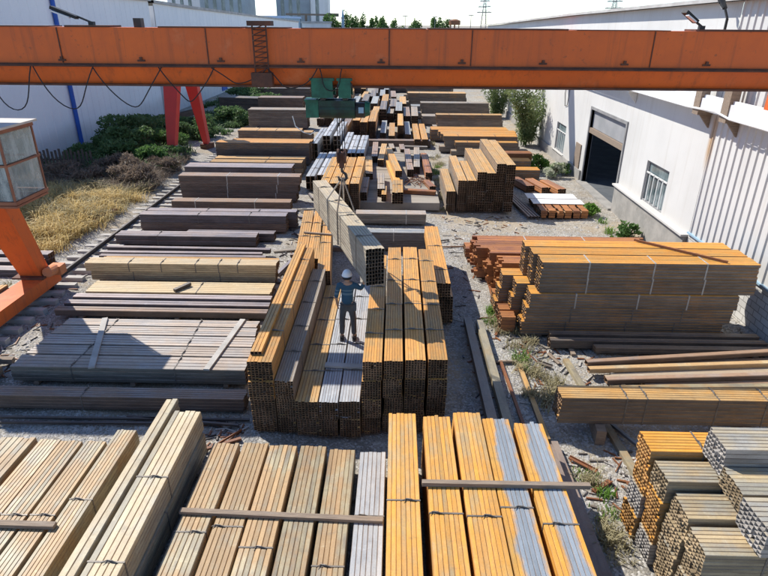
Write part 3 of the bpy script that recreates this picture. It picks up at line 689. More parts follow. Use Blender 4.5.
# legs and base
for ya, yb in ((14.95, 12.95), (15.45, 17.0)):
    mb = MB(); s = 1 if yb > 15 else -1
    top = [(-13.0, ya-.35, gz0+.1), (-11.6, ya-.35, gz0+.1), (-11.6, ya+.35, gz0+.1), (-13.0, ya+.35, gz0+.1)]
    bot = [(-12.0, yb-.25, .72), (-11.3, yb-.25, .72), (-11.3, yb+.25, .72), (-12.0, yb+.25, .72)]
    mb.add(bot+top, [(3, 2, 1, 0), (4, 5, 6, 7), (0, 1, 5, 4), (1, 2, 6, 5), (2, 3, 7, 6), (3, 0, 4, 7)])
    lg = gpart(mb, 'leg', M['gantry'])
    mb = MB(); mb.box(-12.15, -11.15, yb-.45, yb+.45, .685, .74); mb.build('foot_plate', M['gantrydark'], lg)
mb = MB(); mb.box(-11.85, -11.15, 11.6, 17.5, .28, .68); bb = gpart(mb, 'base_beam', M['gantry'])
for yy in (11.9, 17.3):
    mb = MB(); mb.tube([(-11.6, yy, .2), (-11.4, yy, .2)], .2, 16); mb.build('wheel', M['darkmetal'], bb)
mb = MB(); mb.tube([(-11.1, 17.2, .8), (-11.1, 16.75, .85)], .16, 12); mb.box(-11.3, -10.9, 17.15, 17.5, .6, .9); gpart(mb, 'drive_motor', M['sack'])
# end truck on the runway
mb = MB(); mb.box(9.95, 10.3, 13.9, 16.5, 6.11, 6.7); gpart(mb, 'end_truck', M['gantry'])
# cabin
cx0, cx1, cy0, cy1, cz0, cz1 = -11.5, -9.65, 14.05, 15.5, 3.95, 5.68
mb = MB()
for xx in (cx0, cx0+.9, cx1-.045):
    for yy in (cy0, cy1-.045): mb.box(xx, xx+.045, yy, yy+.045, cz0, cz1)
zm = 4.86
for zz, hh in ((cz0-.06, .09), (zm, .05), (cz1-.02, .10)):
    mb.box(cx0-.02, cx1+.02, cy0-.02, cy0+.05, zz, zz+hh); mb.box(cx0-.02, cx1+.02, cy1-.05, cy1+.02, zz, zz+hh)
    mb.box(cx1-.05, cx1+.022, cy0+.05, cy1-.05, zz, zz+hh); mb.box(cx0-.022, cx0+.05, cy0+.05, cy1-.05, zz, zz+hh)
cab = gpart(mb, 'cabin', M['cabinframe'])
mb = MB(); mb.box(cx0-.1, cx1+.1, cy0-.1, cy1+.1, cz1+.085, cz1+.14); mb.build('roof', M['cabinpale'], cab)
mb = MB(); mb.box(cx0, cx1, cy0, cy1, cz0-.14, cz0-.085); mb.build('floor', M['cabinframe'], cab)
for (a, b) in ((cz0+.04, zm), (zm+.07, cz1-.04)):
    mb = MB(); mb.box(cx1-.03, cx1-.022, cy0+.07, cy1-.07, a, b); mb.build('pane', M['cabglass'], cab)
    mb = MB(); mb.box(cx0+.97, cx1-.07, cy0+.022, cy0+.03, a, b); mb.build('pane', M['cabglass'], cab)
    mb = MB(); mb.box(cx0+.07, cx0+.9, cy0+.022, cy0+.03, a, b); mb.build('pane', M['cabglass'], cab)
mb = MB(); mb.box(cx0+.07, cx1-.07, cy1-.04, cy1-.03, cz0+.04, cz1-.04); mb.build('back_panel', M['cabinpale'], cab)
mb = MB(); mb.box(cx0+.5, cx0+.95, 14.8, 15.2, cz0, cz0+.5); mb.box(cx0+.5, cx0+.95, 15.2, 15.28, cz0+.5, cz0+1.05); mb.box(cx0+1.05, cx0+1.25, 14.5, 15.1, cz0, cz0+.85); mb.build('seat', M['darkmetal'], cab)
mb = MB(); mb.bar((-12.0, 15.2, 5.2), (-11.3, 15.2, 5.2), .3, .3); mb.bar((-11.8, 15.2, 6.8), (-10.9, 15.2, 5.8), .12, .12); gpart(mb, 'cabin_bracket', M['gantry'])
# lamps on the girder
def girder_lamp(x, s, size=1.):
    mb = MB(); mb.bar((x, 15.1, gz1), (x, 15.1, gz1+.12), .12, .12); mb.bar((x, 15.1, gz1+.1), (x-s*.35*size, 15.1, gz1+.24), .05, .04); o = gpart(mb, 'floodlight', M['darkmetal'])
    mb = MB(); mb.bar((x-s*.3*size, 15.05, gz1+.2), (x-s*.85*size, 15.0, gz1+.42), .2, .07); mb.build('lamp_head', M['black'], o)
    mb = MB(); mb.bar((x-s*.42*size, 14.93, gz1+.2), (x-s*.8*size, 14.90, gz1+.34), .12, .03); mb.build('lens', M['whiteplate'], o)
girder_lamp(-7.35, 1); girder_lamp(7.15, 1, .6)
mb = MB(); mb.box(-6.3, -6.12, 15.0, 15.2, gz1, gz1+.2); gpart(mb, 'junction_box', M['darkmetal'])

# hoist
ho = thing('electric_hoist', 'green electric hoist trolley hanging under the orange girder with ropes and hook', 'hoist', (HX, HY, 6.72))
def hpart(mb, name, mat, parent=None, smooth=False):
    o = mb.build(name, mat, parent or ho, smooth)
    if parent is None: o.location = (-HX, -HY, -6.72)
    return o
for xx, w in ((-1.83, .26), (-1.28, .15)):
    for yy in (14.82, 15.53):
        mb = MB(); mb.box(xx-w, xx+w, yy-.04, yy+.04, 6.5, 6.93)
        mb.box(xx-w-.04, xx+w+.04, yy-.05, yy+.05, 6.9, 6.96)
        p = hpart(mb, 'trolley_plate', M['green'])
        mb = MB()
        for q in (-.12, .12): mb.tube([(xx+q, yy, 6.79), (xx+q, 15.2+(yy-15.2)*.7, 6.79)], .07, 12)
        mb.build('wheel', M['darkmetal'], p)
    mb = MB(); mb.box(xx-.06, xx+.06, 14.86, 15.49, 6.44, 6.52); mb.box(xx-.05, xx+.05, 15.1, 15.3, 6.3, 6.44); hpart(mb, 'hanger', M['darkmetal'])
mb = MB(); mb.tube([(-1.95, HY, 6.2), (-1.05, HY, 6.2)], .24, 20); mb.box(-1.95, -1.05, HY-.27, HY+.27, 6.28, 6.42); hpart(mb, 'drum', M['drum'], smooth=False)
mb = MB(); mb.box(-2.28, -1.96, HY-.22, HY+.22, 6.0, 6.43); mb.box(-2.31, -2.0, HY-.24, HY+.24, 6.4, 6.44); hpart(mb, 'gear_case', M['green'])
mb = MB(); mb.tube([(-1.04, HY, 6.17), (-.8, HY, 6.17)], .19, 18); hpart(mb, 'motor', M['darkmetal'])
mb = MB(); mb.tube([(-.8, HY, 6.2), (-.68, HY, 6.2)], [.2, .16], 16); hpart(mb, 'motor_cap', M['green'])
mb = MB(); mb.box(-.96, -.83, HY-.215, HY-.19, 6.12, 6.26); hpart(mb, 'plate', M['bluewall'])
for xx in (-1.52, -1.46, -1.40, -1.34):
    mb = MB(); mb.tube([(xx, HY, 6.0), (xx+.0, HY, 5.05)], .012, 6); hpart(mb, 'rope', M['darkmetal'])
mb = MB()
for s in (-.09, .09): mb.tube([(HX+s-.025, HY, 5.0), (HX+s+.025, HY, 5.0)], .19, 18)
mb.box(HX-.06, HX+.06, HY-.1, HY+.1, 4.7, 5.1); blk = hpart(mb, 'hook_block', M['gantrydark'])
mb = MB(); mb.tube([(HX, HY, 4.72), (HX, HY, 4.6), (HX+.1, HY, 4.52), (HX+.12, HY, 4.42), (HX+.04, HY, 4.34), (HX-.07, HY, 4.36), (HX-.1, HY, 4.46)], [.03, .035, .04, .045, .045, .04, .02], 8); mb.build('hook', M['darkmetal'], blk)
# two wire slings
def load_pt(y): s = (y-12.0)/6.0; return -.43-1.99*s
for k, yy in enumerate((14.6, 15.8)):
    xc = load_pt(yy); zb, zt = 2.75, 3.65
    mb = MB(); w = .235
    mb.tube([(HX, HY, 4.42), (xc-w, yy, zt), (xc-w, yy, zb), (xc+w, yy, zb-.005), (xc+w, yy, zt), (HX+.02, HY, 4.42)], .022, 6)
    tag(mb.build('wire_sling', M['strapbright' if k else 'wood']), '%s wire sling wrapped round the hanging tube bundle and hooked above' % ('nearer', 'farther')[k], 'sling', 'slings on the hanging load')
mb = MB(); mb.tube([(-2.66, HY, 6.0), (-2.6, HY, 5.75), (-2.4, HY, 5.6), (-2.22, HY, 5.55), (-2.1, HY, 5.62)], .012, 6); hpart(mb, 'loose_cable', M['white'])

# second gantry far back
g2 = thing('gantry_crane', 'red legged gantry crane standing behind the orange one', 'crane', (-13.8, 38.5, 0))
def g2part(mb, name, mat):
    o = mb.build(name, mat, g2); o.location = (13.8, -38.5, 0); return o
mb = MB(); mb.bar((-13.95, 38.3, 6.6), (-14.3, 36.9, .5), 1.15, .6, w2=.42, up=(0, 1, 0)); g2part(mb, 'leg', M['gantryred'])
mb = MB(); mb.bar((-13.55, 39.2, 6.6), (-13.15, 40.4, .5), 1.0, .6, w2=.32, up=(0, 1, 0)); g2part(mb, 'leg', M['gantryred'])
mb = MB(); mb.box(-14.6, 10.2, 38.5, 39.2, 6.6, 7.7); mb.box(-14.6, 10.2, 38.65, 39.05, 6.3, 6.595); g2part(mb, 'girder', M['gantryred'])
mb = MB(); mb.bar((-14.45, 36.5, .25), (-14.0, 37.4, .25), .5, .45); mb.bar((-13.3, 40.0, .25), (-13.0, 40.9, .25), .5, .45); g2part(mb, 'base_beam', M['gantrydark'])
mb = MB(); mb.tube([(-13.7, 36.3, .45), (-13.7, 36.6, 1.0)], .22, 10); g2part(mb, 'drive_motor', M['cabinpale'])
mb = MB(); mb.box(9.95, 10.3, 37.6, 40, 6.11, 6.59); g2part(mb, 'end_truck', M['gantryred'])

# ---------------------------------------------------------------- left stacks (bundles run across)
GL = 'bundles lying crosswise in the left stacks'
def cross(label, x0, x1, y0, y1, z0, z1, mt, ny=None, nz=None, straps=(-.3, .05, .3), sm='strap', group=GL, seed=0, tilt=0.):
    W_ = y1-y0; Hh = z1-z0; ny = ny or max(1, round(W_/.085)); nz = nz or max(1, round(Hh/.085))
    return bundle(label, group, ((x0+x1)/2, (y0+y1)/2, z0), tilt, (round(x1-x0, 3), ny, nz, W_/ny, Hh/nz), mt, straps, sm, seed)
def bearers(where, xs, y0, y1, h):
    for k, xx in enumerate(xs): dun('bearer under %s, %s from the rail' % (where, ORD[k]), (xx, y0, h/2), (xx, y1, h/2), .12, h, group='bearers under '+where)
# flat stack with two planks
yy = 11.8; ws = (.62, .5, .55, .5, .42)
names = ['nearest row', 'second row', 'third row', 'fourth row', 'farthest row']
for i, w in enumerate(ws):
    cross('dusty flat bundle, %s of the wide low stack with two planks' % names[i], -9.35+.04*i, -3.58-.05*i, yy, yy+w-.05, .1, .52, 'flat', 4, 4, (-.24, .2), seed=i); yy += w
bearers('the wide low stack', (-8.8, -6.4, -4.1), 11.8, 14.4, .095)
dun('grey board lying across the wide low stack, on the crane leg side', (-8.15, 14.3, .55), (-7.3, 11.75, .55), .15, .045, mat='sleeper', cat='plank', name='plank')
dun('grey board lying across the wide low stack, on the worker\'s side', (-4.25, 14.35, .55), (-4.5, 11.75, .55), .15, .045, mat='sleeper', cat='plank', name='plank')
cross('brown bundle in the crane\'s shadow in front of the wide low stack', -9.6, -3.38, 10.78, 11.18, .05, .40, 'brown', 5, 4, (-.1,), seed=1)
for k, (a, b) in enumerate((((-9.6, 10.42, .03), (-3.2, 10.5, .03)), ((-9.2, 10.25, .02), (-4.0, 10.36, .02)), ((-6.0, 10.55, .03), (-3.4, 10.3, .03)))):
    channel('thin dark %s rod on the shaded gravel before the brown bundle' % ('farther', 'nearer', 'slanting')[k], a, b, .06, .05, mat='dark', name='steel_rod', cat='rod', flip=True)
# purple tubes
for i in range(3):
    cross('purple grey tube layer, %s of three rows behind the wide low stack' % ('nearest', 'middle', 'farthest')[i], -10.2+.12*i, -3.8, 15.25+.36*i, 15.25+.36*i+.28, .1, .30+.05*i, 'purple' if i else 'brown', 2, 1, (), seed=i)
bearers('the purple tube rows', (-9.4, -6.5, -4.4), 15.2, 16.3, .095)
# flat tan sheet and rods on it
cross('tan flat bars lying low in front of the sand coloured pair', -10.0, -4.0, 16.75, 17.6, .06, .22, 'tansand', 6, 2, (.1,), seed=1)
dun('dark offcut propped on the tan flat bars', (-7.1, 16.8, .27), (-6.75, 17.3, .30), .12, .1, mat='dark', cat='offcut', name='steel_offcut')
cross('sand coloured bundle on top, strapped at many points', -10.5, -4.0, 17.9, 18.42, .44, .74, 'tansand', 6, 4, (-.27, -.1, .08, .2, .3), seed=2)
cross('sand coloured bundle beneath its strapped twin', -10.35, -4.05, 17.93, 18.42, .1, .43, 'tansand', 6, 4, (-.27, .2), seed=3)
cross('slim orange bar behind the strapped sand coloured bundle', -10.1, -4.0, 18.46, 18.62, .5, .72, 'ochre', 2, 2, (), seed=4)
bearers('the sand coloured pair', (-9.6, -7, -4.6), 17.85, 18.7, .095)
for i in range(4):
    cross('loose purple grey tube lying low, %s behind the sand coloured pair' % ORD[i], -10.9-.05*i, -5.0+.25*(i % 2), 19.3+.42*i, 19.3+.42*i+.2, .12, .26+.03*(i % 2), 'purple', 2, 1, (), seed=i, tilt=(-.012, .01, .006, -.008)[i])
bearers('the loose purple tubes', (-10, -7.5, -5.4), 19.2, 21.0, .115)
cross('purple topped bundle ending short of the aisle', -11.1, -5.5, 21.45, 22.05, .06, .46, 'purple', 3, 2, (-.2,), seed=5)
cross('short grey bundle end jutting out behind the purple topped one', -8.5, -4.9, 22.1, 22.5, .06, .38, 'purple', 3, 2, (), seed=6)
for i, (y0, y1) in enumerate(((23.2, 23.72), (23.8, 24.2))):
    for t_ in range(2):
        cross('grey topped brown bundle, %s row, %s layer, behind the purple topped one' % (('near', 'far')[i], ('lower', 'upper')[t_]), -10.8+.1*i, -4.6+.35*i, y0, y1, .06+.36*t_, .415+.36*t_, 'purple' if t_ else 'brown', 4, 4, (-.1, .25) if t_ else (), seed=i)
cross('reddish brown bundle low in front of the three layer stack', -10.6, -4.95, 26.3, 26.9, .06, .46, 'brown', 5, 4, (-.3, .2), 'strapbright', seed=2)
for t_ in range(3):
    cross('brown bundle, %s layer of the tall three layer left stack' % ('bottom', 'middle', 'top')[t_], -10.6-.03*t_, -4.9+.1*t_, 27.8, 28.5, .06+.42*t_, .475+.42*t_, 'brown', 6, 4, (-.1, .32), 'strapbright', seed=t_)
for t_ in range(3):
    cross('grey brown bundle, %s layer right behind the tall three layer stack' % ('bottom', 'middle', 'top')[t_], -11.2, -5.5, 30.2, 31.2, .06+.38*t_, .435+.38*t_, 'purple' if t_ == 2 else 'brown', 6, 4, (), seed=t_)
for i in range(2):
    cross('tan flat bars, %s row behind the grey brown layers' % ('near', 'far')[i], -10.7, -5.4, 33.0+i, 33.7+i, .1, .85, 'ochre', 5, 4, (.1,), seed=i)
for t_ in range(3):
    cross('orange topped brown bundle, %s layer of the stack right of the red crane leg' % ('bottom', 'middle', 'top')[t_], -11.2, -5.4, 36.0, 36.9, .06+.44*t_, .495+.44*t_, 'orange' if t_ == 2 else 'brown', 6, 4, (), seed=t_)
cross('thin orange row behind the orange topped stack', -10.6, -5.4, 37.4, 38.2, .1, 1.25, 'orange', 5, 5, (), seed=4)
cross('tan topped bundle level with the red crane leg', -11.6, -7.0, 43.0, 44.2, .1, .95, 'ochre', 6, 5, (-.2, .1), seed=1)
cross('tan topped short bundle right of the tan topped one', -7.0, -6.2, 43.3, 44.2, .1, .8, 'ochre', 6, 5, (), seed=2)
for t_ in range(2):
    cross('dark bundle with pale top edge, %s layer, far left under the girder' % ('lower', 'upper')[t_], -12.3, -7.4, 49.2, 50.6, .1+.75*t_, .84+.75*t_, 'drab', 7, 5, (), seed=t_)
    cross('dark brown bundle, %s layer, farthest left row under the girder' % ('lower', 'upper')[t_], -13.3, -9.0, 57.5, 59, .1+.75*t_, .84+.75*t_, 'brown', 7, 5, (), seed=t_+2)
    cross('dark steel bundle, %s layer, in the weeds behind the red crane leg' % ('lower', 'upper')[t_], -17.2, -13.0, 58, 59.5, .1+.7*t_, .79+.7*t_, 'dark', 7, 5, (), seed=t_+2, tilt=-.15)
cross('dark steel bundle half in weeds far back near the girder', -15.5, -9.5, 66, 67.5, .1, 1.6, 'dark', 7, 7, (), seed=1)

# ---------------------------------------------------------------- middle, farther back
GC = 'bundles in the middle lane behind the hanging load'
cross('silver topped cross bundle just behind the worker\'s yellow bundles', -2.0, 1.25, 21.3, 21.75, .06, .42, 'silver', 4, 4, (-.1,), 'strapbright', group=GC, seed=1)
cross('silver topped cross bundle lying on the lower one behind the yellow bundles', -2.0, 1.25, 21.3, 21.75, .425, .78, 'silver', 4, 4, (.1,), 'strapbright', group=GC, seed=2)
cross('long pale topped cross bundle in the middle lane', -1.75, 1.36, 24.5, 25.1, .06, .52, 'flat', 4, 4, (.22,), 'strapbright', group=GC, seed=3)
for i, (x0, x1) in enumerate(((-3.48, -3.06), (-3.02, -2.6), (-2.56, -2.14), (-2.08, -1.68))):
    for t_ in range(3):
        bundle('yellow bundle behind the hanging load, %s from the aisle, %s layer' % (ORD[i], ('bottom', 'middle', 'top')[t_]), GC, ((x0+x1)/2, 25.75+2.9+.15*(i % 2), .1+.47*t_), AY, (5.8, 5, 5, (x1-x0)/5, .093), 'yellow' if t_ == 2 else 'ochre', (-.3, .1) if t_ == 2 else (), seed=i+t_)
# pale slabs
GS = 'pale slabs in the middle lane'
ys = [26.6, 28.9, 31.2, 33.3, 35.6, 38.0, 40.2]
for i, (a, b) in enumerate(zip(ys[:-1], ys[1:])):
    mb = MB(); mb.box(-1.9, 2.1-.05*i, a+.04, b-.06, .06, .42)
    if i == 0: mb.box(.5, .53, a+.02, b-.06, .42, .43)
    o = mb.build('slab', M['slab']); tag(o, 'dusty pale slab, %s row from the cross bundles, in the middle lane' % ORD[i], 'slab', GS)
for t_, L in ((0, 6.2), (1, 6.0)):
    bundle('%s orange bar bundle lying lengthwise on the pale slabs' % ('lower', 'upper')[t_], GC, (-.1-.05*t_, 31.2+2*t_, .43+.34*t_), AY+.1, (L, 3, 4, .12, .083), 'yellow', (), seed=t_)
bundle('short orange bundle with dark near end on the slabs\' front edge', GC, (.1, 27.6, .43), AY, (2.4, 4, 5, .13, .11), 'yellow', (.1,), seed=2)
bundle('small stub of orange tube beside the short orange bundle', GC, (-.55, 27.6, .43), AY, (1.6, 2, 3, .12, .11), 'yellow', (), seed=3)
bundle('reddish tube bundle on the slabs beside the yellow bundles', GC, (-1.55, 33.2, .43), AY+.05, (4.5, 4, 3, .1, .11), 'ochre', (-.1, .2), seed=4)
rr = random.Random(21); mb = MB()
for k in range(26):
    x, y = rr.gauss(0, .35), rr.gauss(0, .5); a = rr.uniform(0, 3.14); L = rr.uniform(.3, .9); z = rr.uniform(.02, .22)
    mb.tube([(x-math.cos(a)*L/2, y-math.sin(a)*L/2, .02), (x, y, z+.05), (x+math.cos(a)*L/2, y+math.sin(a)*L/2, .03)], .02, 5)
tag(mb.build('scrap_heap', M['rust'], loc=(1.1, 30.6, .42)), 'tangled heap of rusty wire scrap on the pale slabs', 'scrap')
for i, (x, y, L, an) in enumerate(((1.2, 28.2, 1.6, 1.4), (1.3, 39.4, 1.6, 1.5), (.4, 39.2, 1.8, .05), (-.3, 39.4, 1.6, .08), (1.75, 29.6, 1.4, .2))):
    bundle('%s tube pack lying on the slabs, %s from the front' % (('rusty', 'dusty', 'brown', 'drab', 'slim rusty')[i], ORD[(0, 2, 4, 3, 1)[i]]), GC, (x, y, .43), AY+an, (L, 3, 2, .11, .1), ('rust', 'drab', 'brown', 'drab', 'rust')[i], (), seed=i)
for i, (x, y, L, mt) in enumerate(((.75, 34.6, 5.8, 'brown'), (1.25, 35.2, 5.6, 'drab'), (1.75, 33.6, 5.2, 'rust'), (-1.35, 37.4, 4.6, 'brown'), (-.85, 36.6, 5.0, 'ochre'), (-.75, 29.2, 3.2, 'drab'), (-1.55, 28.4, 3.0, 'brown'))):
    bundle('slim %s bundle pointing down the lane on the pale slabs, %s' % (mt, ('inner right', 'middle right', 'outer right', 'far left', 'far inner left', 'near inner left', 'near left')[i]), GC, (x, y, .43), AY+(.02, -.03, .015, .02, -.02, .03, 0)[i], (L, 3, 4, .12, .1), mt, (-.2,), seed=i % 3)
cross('dark cross bundle lying behind the pale slabs', -2.7, 2.45, 42.0, 42.7, .06, .5, 'brown', 5, 4, (), group=GC, seed=1)
for i in range(3):
    for t_ in range(2):
        bundle('yellow bundle below the hoist, %s of three, %s layer' % (ORD[i], ('lower', 'upper')[t_]), GC, (-3.0+.6*i, 46.2+(.8, 0, .4)[i], .1+.75*t_), AY, (6, 6, 6, .09, .122), 'yellow' if t_ else 'dark', (), seed=i)
for i, (x, y, z, mt, L) in enumerate(((-1.0, 46, .1, 'silver', 6), (-.35, 44.8, .1, 'ochre', 6), (.3, 46.5, .1, 'yellow', 8), (.85, 45.5, .1, 'silver', 6), (1.5, 43.8, .05, 'yellow', 7), (2.05, 43.8, .05, 'yellow', 7), (.3, 45.6, .72, 'yellow', 6))):
    bundle('%s bundle %s in the far lane beyond the slabs' % (('silver', 'ochre', 'yellow', 'slim silver', 'low yellow', 'low orange', 'raised yellow')[i], ('beside the three yellow ones', 'between silver and yellow', 'under the raised one', 'next to the weeds', 'left of the low orange one', 'nearest the right stacks', 'on top of another')[i]), GC,
           (x, y+L/2-2, z), AY, (L, 4, 5, .11, .12), mt, (), seed=i)
for i, (x0, y0, mt) in enumerate(((-4.1, 58, 'silver'), (-3.2, 60, 'dark'), (-2.2, 58, 'silver'), (-1.2, 60, 'yellow'), (-.3, 56, 'dark'), (.6, 58, 'ochre'))):
    bundle('%s bundle pointing down the lane below the girder, %s from the hoist side' % ({'silver': 'silvery', 'dark': 'dark', 'yellow': 'yellow', 'ochre': 'ochre'}[mt], ORD[i]), GC, (x0, y0+3, .1), AY, (6, 5, 7, .13, .14), mt, (), seed=i)
# silver grey channel cluster left of the lane
GG = 'silvery tubes left of the middle lane'
cl = [(-4.5, 30.0, .1, .72), (-3.95, 30.3, .1, .72), (-5.3, 37.5, .1, 1.0), (-4.6, 38.6, .8, .6), (-3.9, 38.6, .8, .6), (-3.25, 36.0, .45, .62), (-2.7, 34.8, .45, .62), (-2.15, 34.8, .45, .62), (-3.3, 36.5, .1, .34), (-2.7, 35.0, .1, .34), (-2.15, 35.0, .1, .34), (-4.6, 38.8, .1, .69), (-3.9, 38.8, .1, .69)]
for i, (x, y, z, h) in enumerate(cl):
    bundle('silver topped square bundle, %s of the cluster beside the lane under the hoist' % ('front left', 'front right', 'rear left', 'rear raised', 'rear raised twin', 'middle left', 'middle', 'middle right', 'lower left', 'lower middle', 'lower right', 'rear lower', 'rear lowest')[i], GG, (x, y+3, z), AY, (6, 2, 2, .24, h/2), 'grey' if i < 8 else 'dark', (-.2, .2) if i < 8 else (), seed=i % 3)

# ---------------------------------------------------------------- right far stacks
GF = 'bundles in the far right stacks'
for i, (x0, x1, yn, L, zt, nt) in enumerate(((2.38, 2.80, 26.45, 4.6, 1.05, 3), (2.90, 3.30, 26.4, 5.5, 1.58, 4), (3.34, 3.74, 26.35, 4.2, 1.6, 4), (3.76, 4.17, 26.4, 5.6, 1.98, 4), (4.2, 4.6, 26.35, 5.6, 1.95, 4), (4.63, 5.04, 26.45, 6.2, 2.36, 5), (5.08, 5.49, 26.4, 6.2, 2.33, 5))):
    h = (zt-.1)/nt
    for t_ in range(nt):
        top = t_ == nt-1
        bundle(('ochre topped bundle, %s step up of the staircase shaped stack' % ORD[i]) if top else 'dark end, column %s, layer %s up, of the staircase shaped stack' % (('one', 'two', 'three', 'four', 'five', 'six', 'seven')[i], ORD[t_]), GF,
               ((x0+x1)/2, yn+L/2+(0 if top else .05*((t_+i) % 3)), .1+h*t_), AY, (L, 4, 4, (x1-x0)/4, h/4-.001), 'ochre' if top else 'drab', (), seed=t_)
for k, yy in enumerate((27.2, 30)):
    dun('bearer under the staircase shaped stack, %s end' % ('near', 'far')[k], (2.3, yy, .05), (5.5, yy, .05), .14, .1, group='bearers under the staircase stack')
def rowstack(name, x0, x1, y0, n, w, zt, nt, mt, base=.08):
    h = (zt-base)/nt
    for i in range(n):
        for t_ in range(nt):
            if i and t_ < nt-1: continue
            cross('%s, %s row, %s layer up' % (name, ORD[i], ORD[t_]), x0+.12*((i*7+t_*3) % 4), x1-.1*((i*5+t_) % 3), y0+i*w, y0+(i+1)*w-.04, base+h*t_, base+h*(t_+1)-.005, mt if t_ == nt-1 else 'drab', 5, 4, (-.3, .2) if t_ == nt-1 and i == 0 else (), group=GF, seed=t_+i)
    if n > 1:
        for k, xx in enumerate((x0+.6, x1-.6)): 
            mb = MB(); mb.box(-.06, .06, -(n*w)/2+w/2, (n*w)/2-.05, 0, base+h*(nt-1)-.01-.0); o = mb.build('timber_bearer', M['wood']); o.location = (xx, y0+n*w/2+w/2-.05, 0); tag(o, 'post rack under the %s, %s end' % (name, ('lane', 'wall')[k]), 'timber', 'bearers under far right rows')
rowstack('orange topped bundle behind the staircase stack', 3.0, 8.5, 40.4, 3, .85, 1.15, 3, 'orange')
rowstack('narrow orange bundle in front of the orange topped row', 3.7, 8.3, 39.2, 1, .7, .95, 3, 'orange')
rowstack('ochre topped bundle in the second far row by the warehouse', 2.95, 8.7, 48.3, 1, .9, 1.45, 3, 'ochre')
rowstack('drab bundle in the third far row by the warehouse', 1.95, 8.7, 55.8, 1, 1.2, 1.45, 3, 'drab')
rowstack('brown bundle in the fourth far row by the warehouse', .9, 7.4, 63.4, 1, 1.6, 1.5, 3, 'ochre')
rowstack('dark bundle in the farthest right row below the girder', .8, 6.4, 70.2, 2, 1.2, 1.6, 3, 'dark')
for i, (y0, z1_, mt) in enumerate(((32.8, .62, 'orange'), (34.6, .75, 'orange'), (36.0, .9, 'rust'))):
    cross('low orange bundle between the staircase stack and the weeds, %s row' % ('near', 'middle', 'far')[i], 5.9, 8.4-.35*(2-i) % .5, y0, y0+.8, .08, z1_, mt, 5, 4, (), group=GF, seed=i)
# plates and offcuts in front of the roller door
for i, (y0, y1) in enumerate(((26.7, 27.5), (27.6, 28.5))):
    mb = MB(); mb.box(-1.2, 1.2, -(y1-y0)/2, (y1-y0)/2, 0, .02); o = mb.build('steel_plate', M['whiteplate']); o.location = (7.75-.08*i, (y0+y1)/2, .42+.0*i); o.rotation_euler = (0, 0, -.02); tag(o, '%s of two pale sheet plates laid on rusty blocks near the door' % ('nearer', 'farther')[i], 'plate', 'plates near the roller door')
for i in range(6):
    cross('rusty %s block of short tubes supporting the pale plates' % ('first', 'second', 'third', 'fourth', 'fifth', 'sixth')[i], 6.7+.37*i, 7.0+.37*i, 25.7+.02*(i % 2), 28.3, .04, .40, 'rust', 6, 3, (), group='rusty blocks near the roller door', seed=i)
for i in range(4):
    channel('dark slanted bar leaning beside the pale plates, %s from the staircase stack' % ORD[i], (5.75+.13*i, 29.3, .05), (6.15+.15*i, 25.6, .05), .1, .1, mat='brown', name='steel_bar', cat='bar', group='slanted bars by the plates', flip=True)
for i in range(3):
    bundle('pinkish rusty stub bundle behind the pale plates, %s from the lane' % ORD[i], GF, (6.9+.75*i, 31.2-.3*i, .05), AY+.25, (2.0, 4, 3, .12, .11), 'rust', (), seed=i)

# ---------------------------------------------------------------- right big stack S and neighbours
GSR = 'bundles of the big orange stack by the ribbed wall'
rowsS = ((14.66, 15.24, 4.02, 9.9), (15.3, 15.84, 3.92, 9.85), (15.9, 16.42, 3.82, 9.75))
lay = ((.08, .50), (.505, .94), (.945, 1.38), (1.385, 1.84), (1.845, 2.3))
for ri, (y0, y1, x0, x1) in enumerate(rowsS):
    for t_, (z0, z1_) in enumerate(lay):
        dx = (-.38, -.3, -.22, 0, 0)[t_]
        cross('%s bundle of the big orange stack by the ribbed wall, %s row' % (('bottom layer', 'second layer', 'third layer', 'fourth layer', 'top layer')[t_], ('nearest', 'middle', 'farthest')[ri]), x0+dx-(.18*ri if t_ < 3 else 0), x1+dx*1.6+.05*((t_*3+ri) % 2), y0-(.06 if t_ < 3 and ri == 0 else 0), y1-(.06 if t_ < 3 and ri == 0 else 0), z0, z1_, 'orange', 5, 5, (-.28, .02, .26) if ri == 0 else (), 'strapbright' if t_ > 1 else 'strap', group=GSR, seed=t_+ri)
bearers('the big orange stack', (4.2, 6.6, 9.2), 14.65, 16.4, .075)
channel('thin rusty bar lying slanted on the big orange stack', (7.15, 16.45, 2.32), (9.05, 14.75, 2.32), .06, .05, mat='rust', name='steel_bar', cat='bar', flip=True)
channel('long rusty bar bridging the rusty stack to the big orange one', (4.6, 16.95, 1.55), (9.4, 17.6, 1.75), .07, .06, mat='rust', name='steel_bar', cat='bar', flip=True)
# rusty channel stack behind
GRC = 'red rusty channels behind the big orange stack'
def channel_mesh(L, n, nz, w, h, seed):
    rr = random.Random(seed); mb = MB(); t_ = .014
    for i in range(n):
        for k in range(nz):
            y = (i-n/2)*w+.004; z = k*h; a = -L/2+rr.uniform(-.16, .1); b = L/2+rr.uniform(-.1, .12); tv = rr.random()+.001
            mb.box(a, b, y, y+w-.012, z+h-t_-.004, z+h-.004, tube=tv); mb.box(a, b, y, y+t_, z, z+h-t_-.0045, tube=tv); mb.box(a, b, y+w-.012-t_, y+w-.012, z, z+h-t_-.0045, tube=tv)
    return mb.mesh('channel_pack', M['rust'])
def chan_bundle(label, p, L, n, nz, w, h, seed, rotz=0.):
    t = thing('channel_bundle', label, 'steel bundle', p, (0, 0, rotz), GRC); link('channel_pack', channel_mesh(L, n, nz, w, h, seed), t)
    for s in (-.2, .15): link('strap', strap_mesh(n*w, nz*h, 'strapbright', 0), t, (s*L, 0, 0))
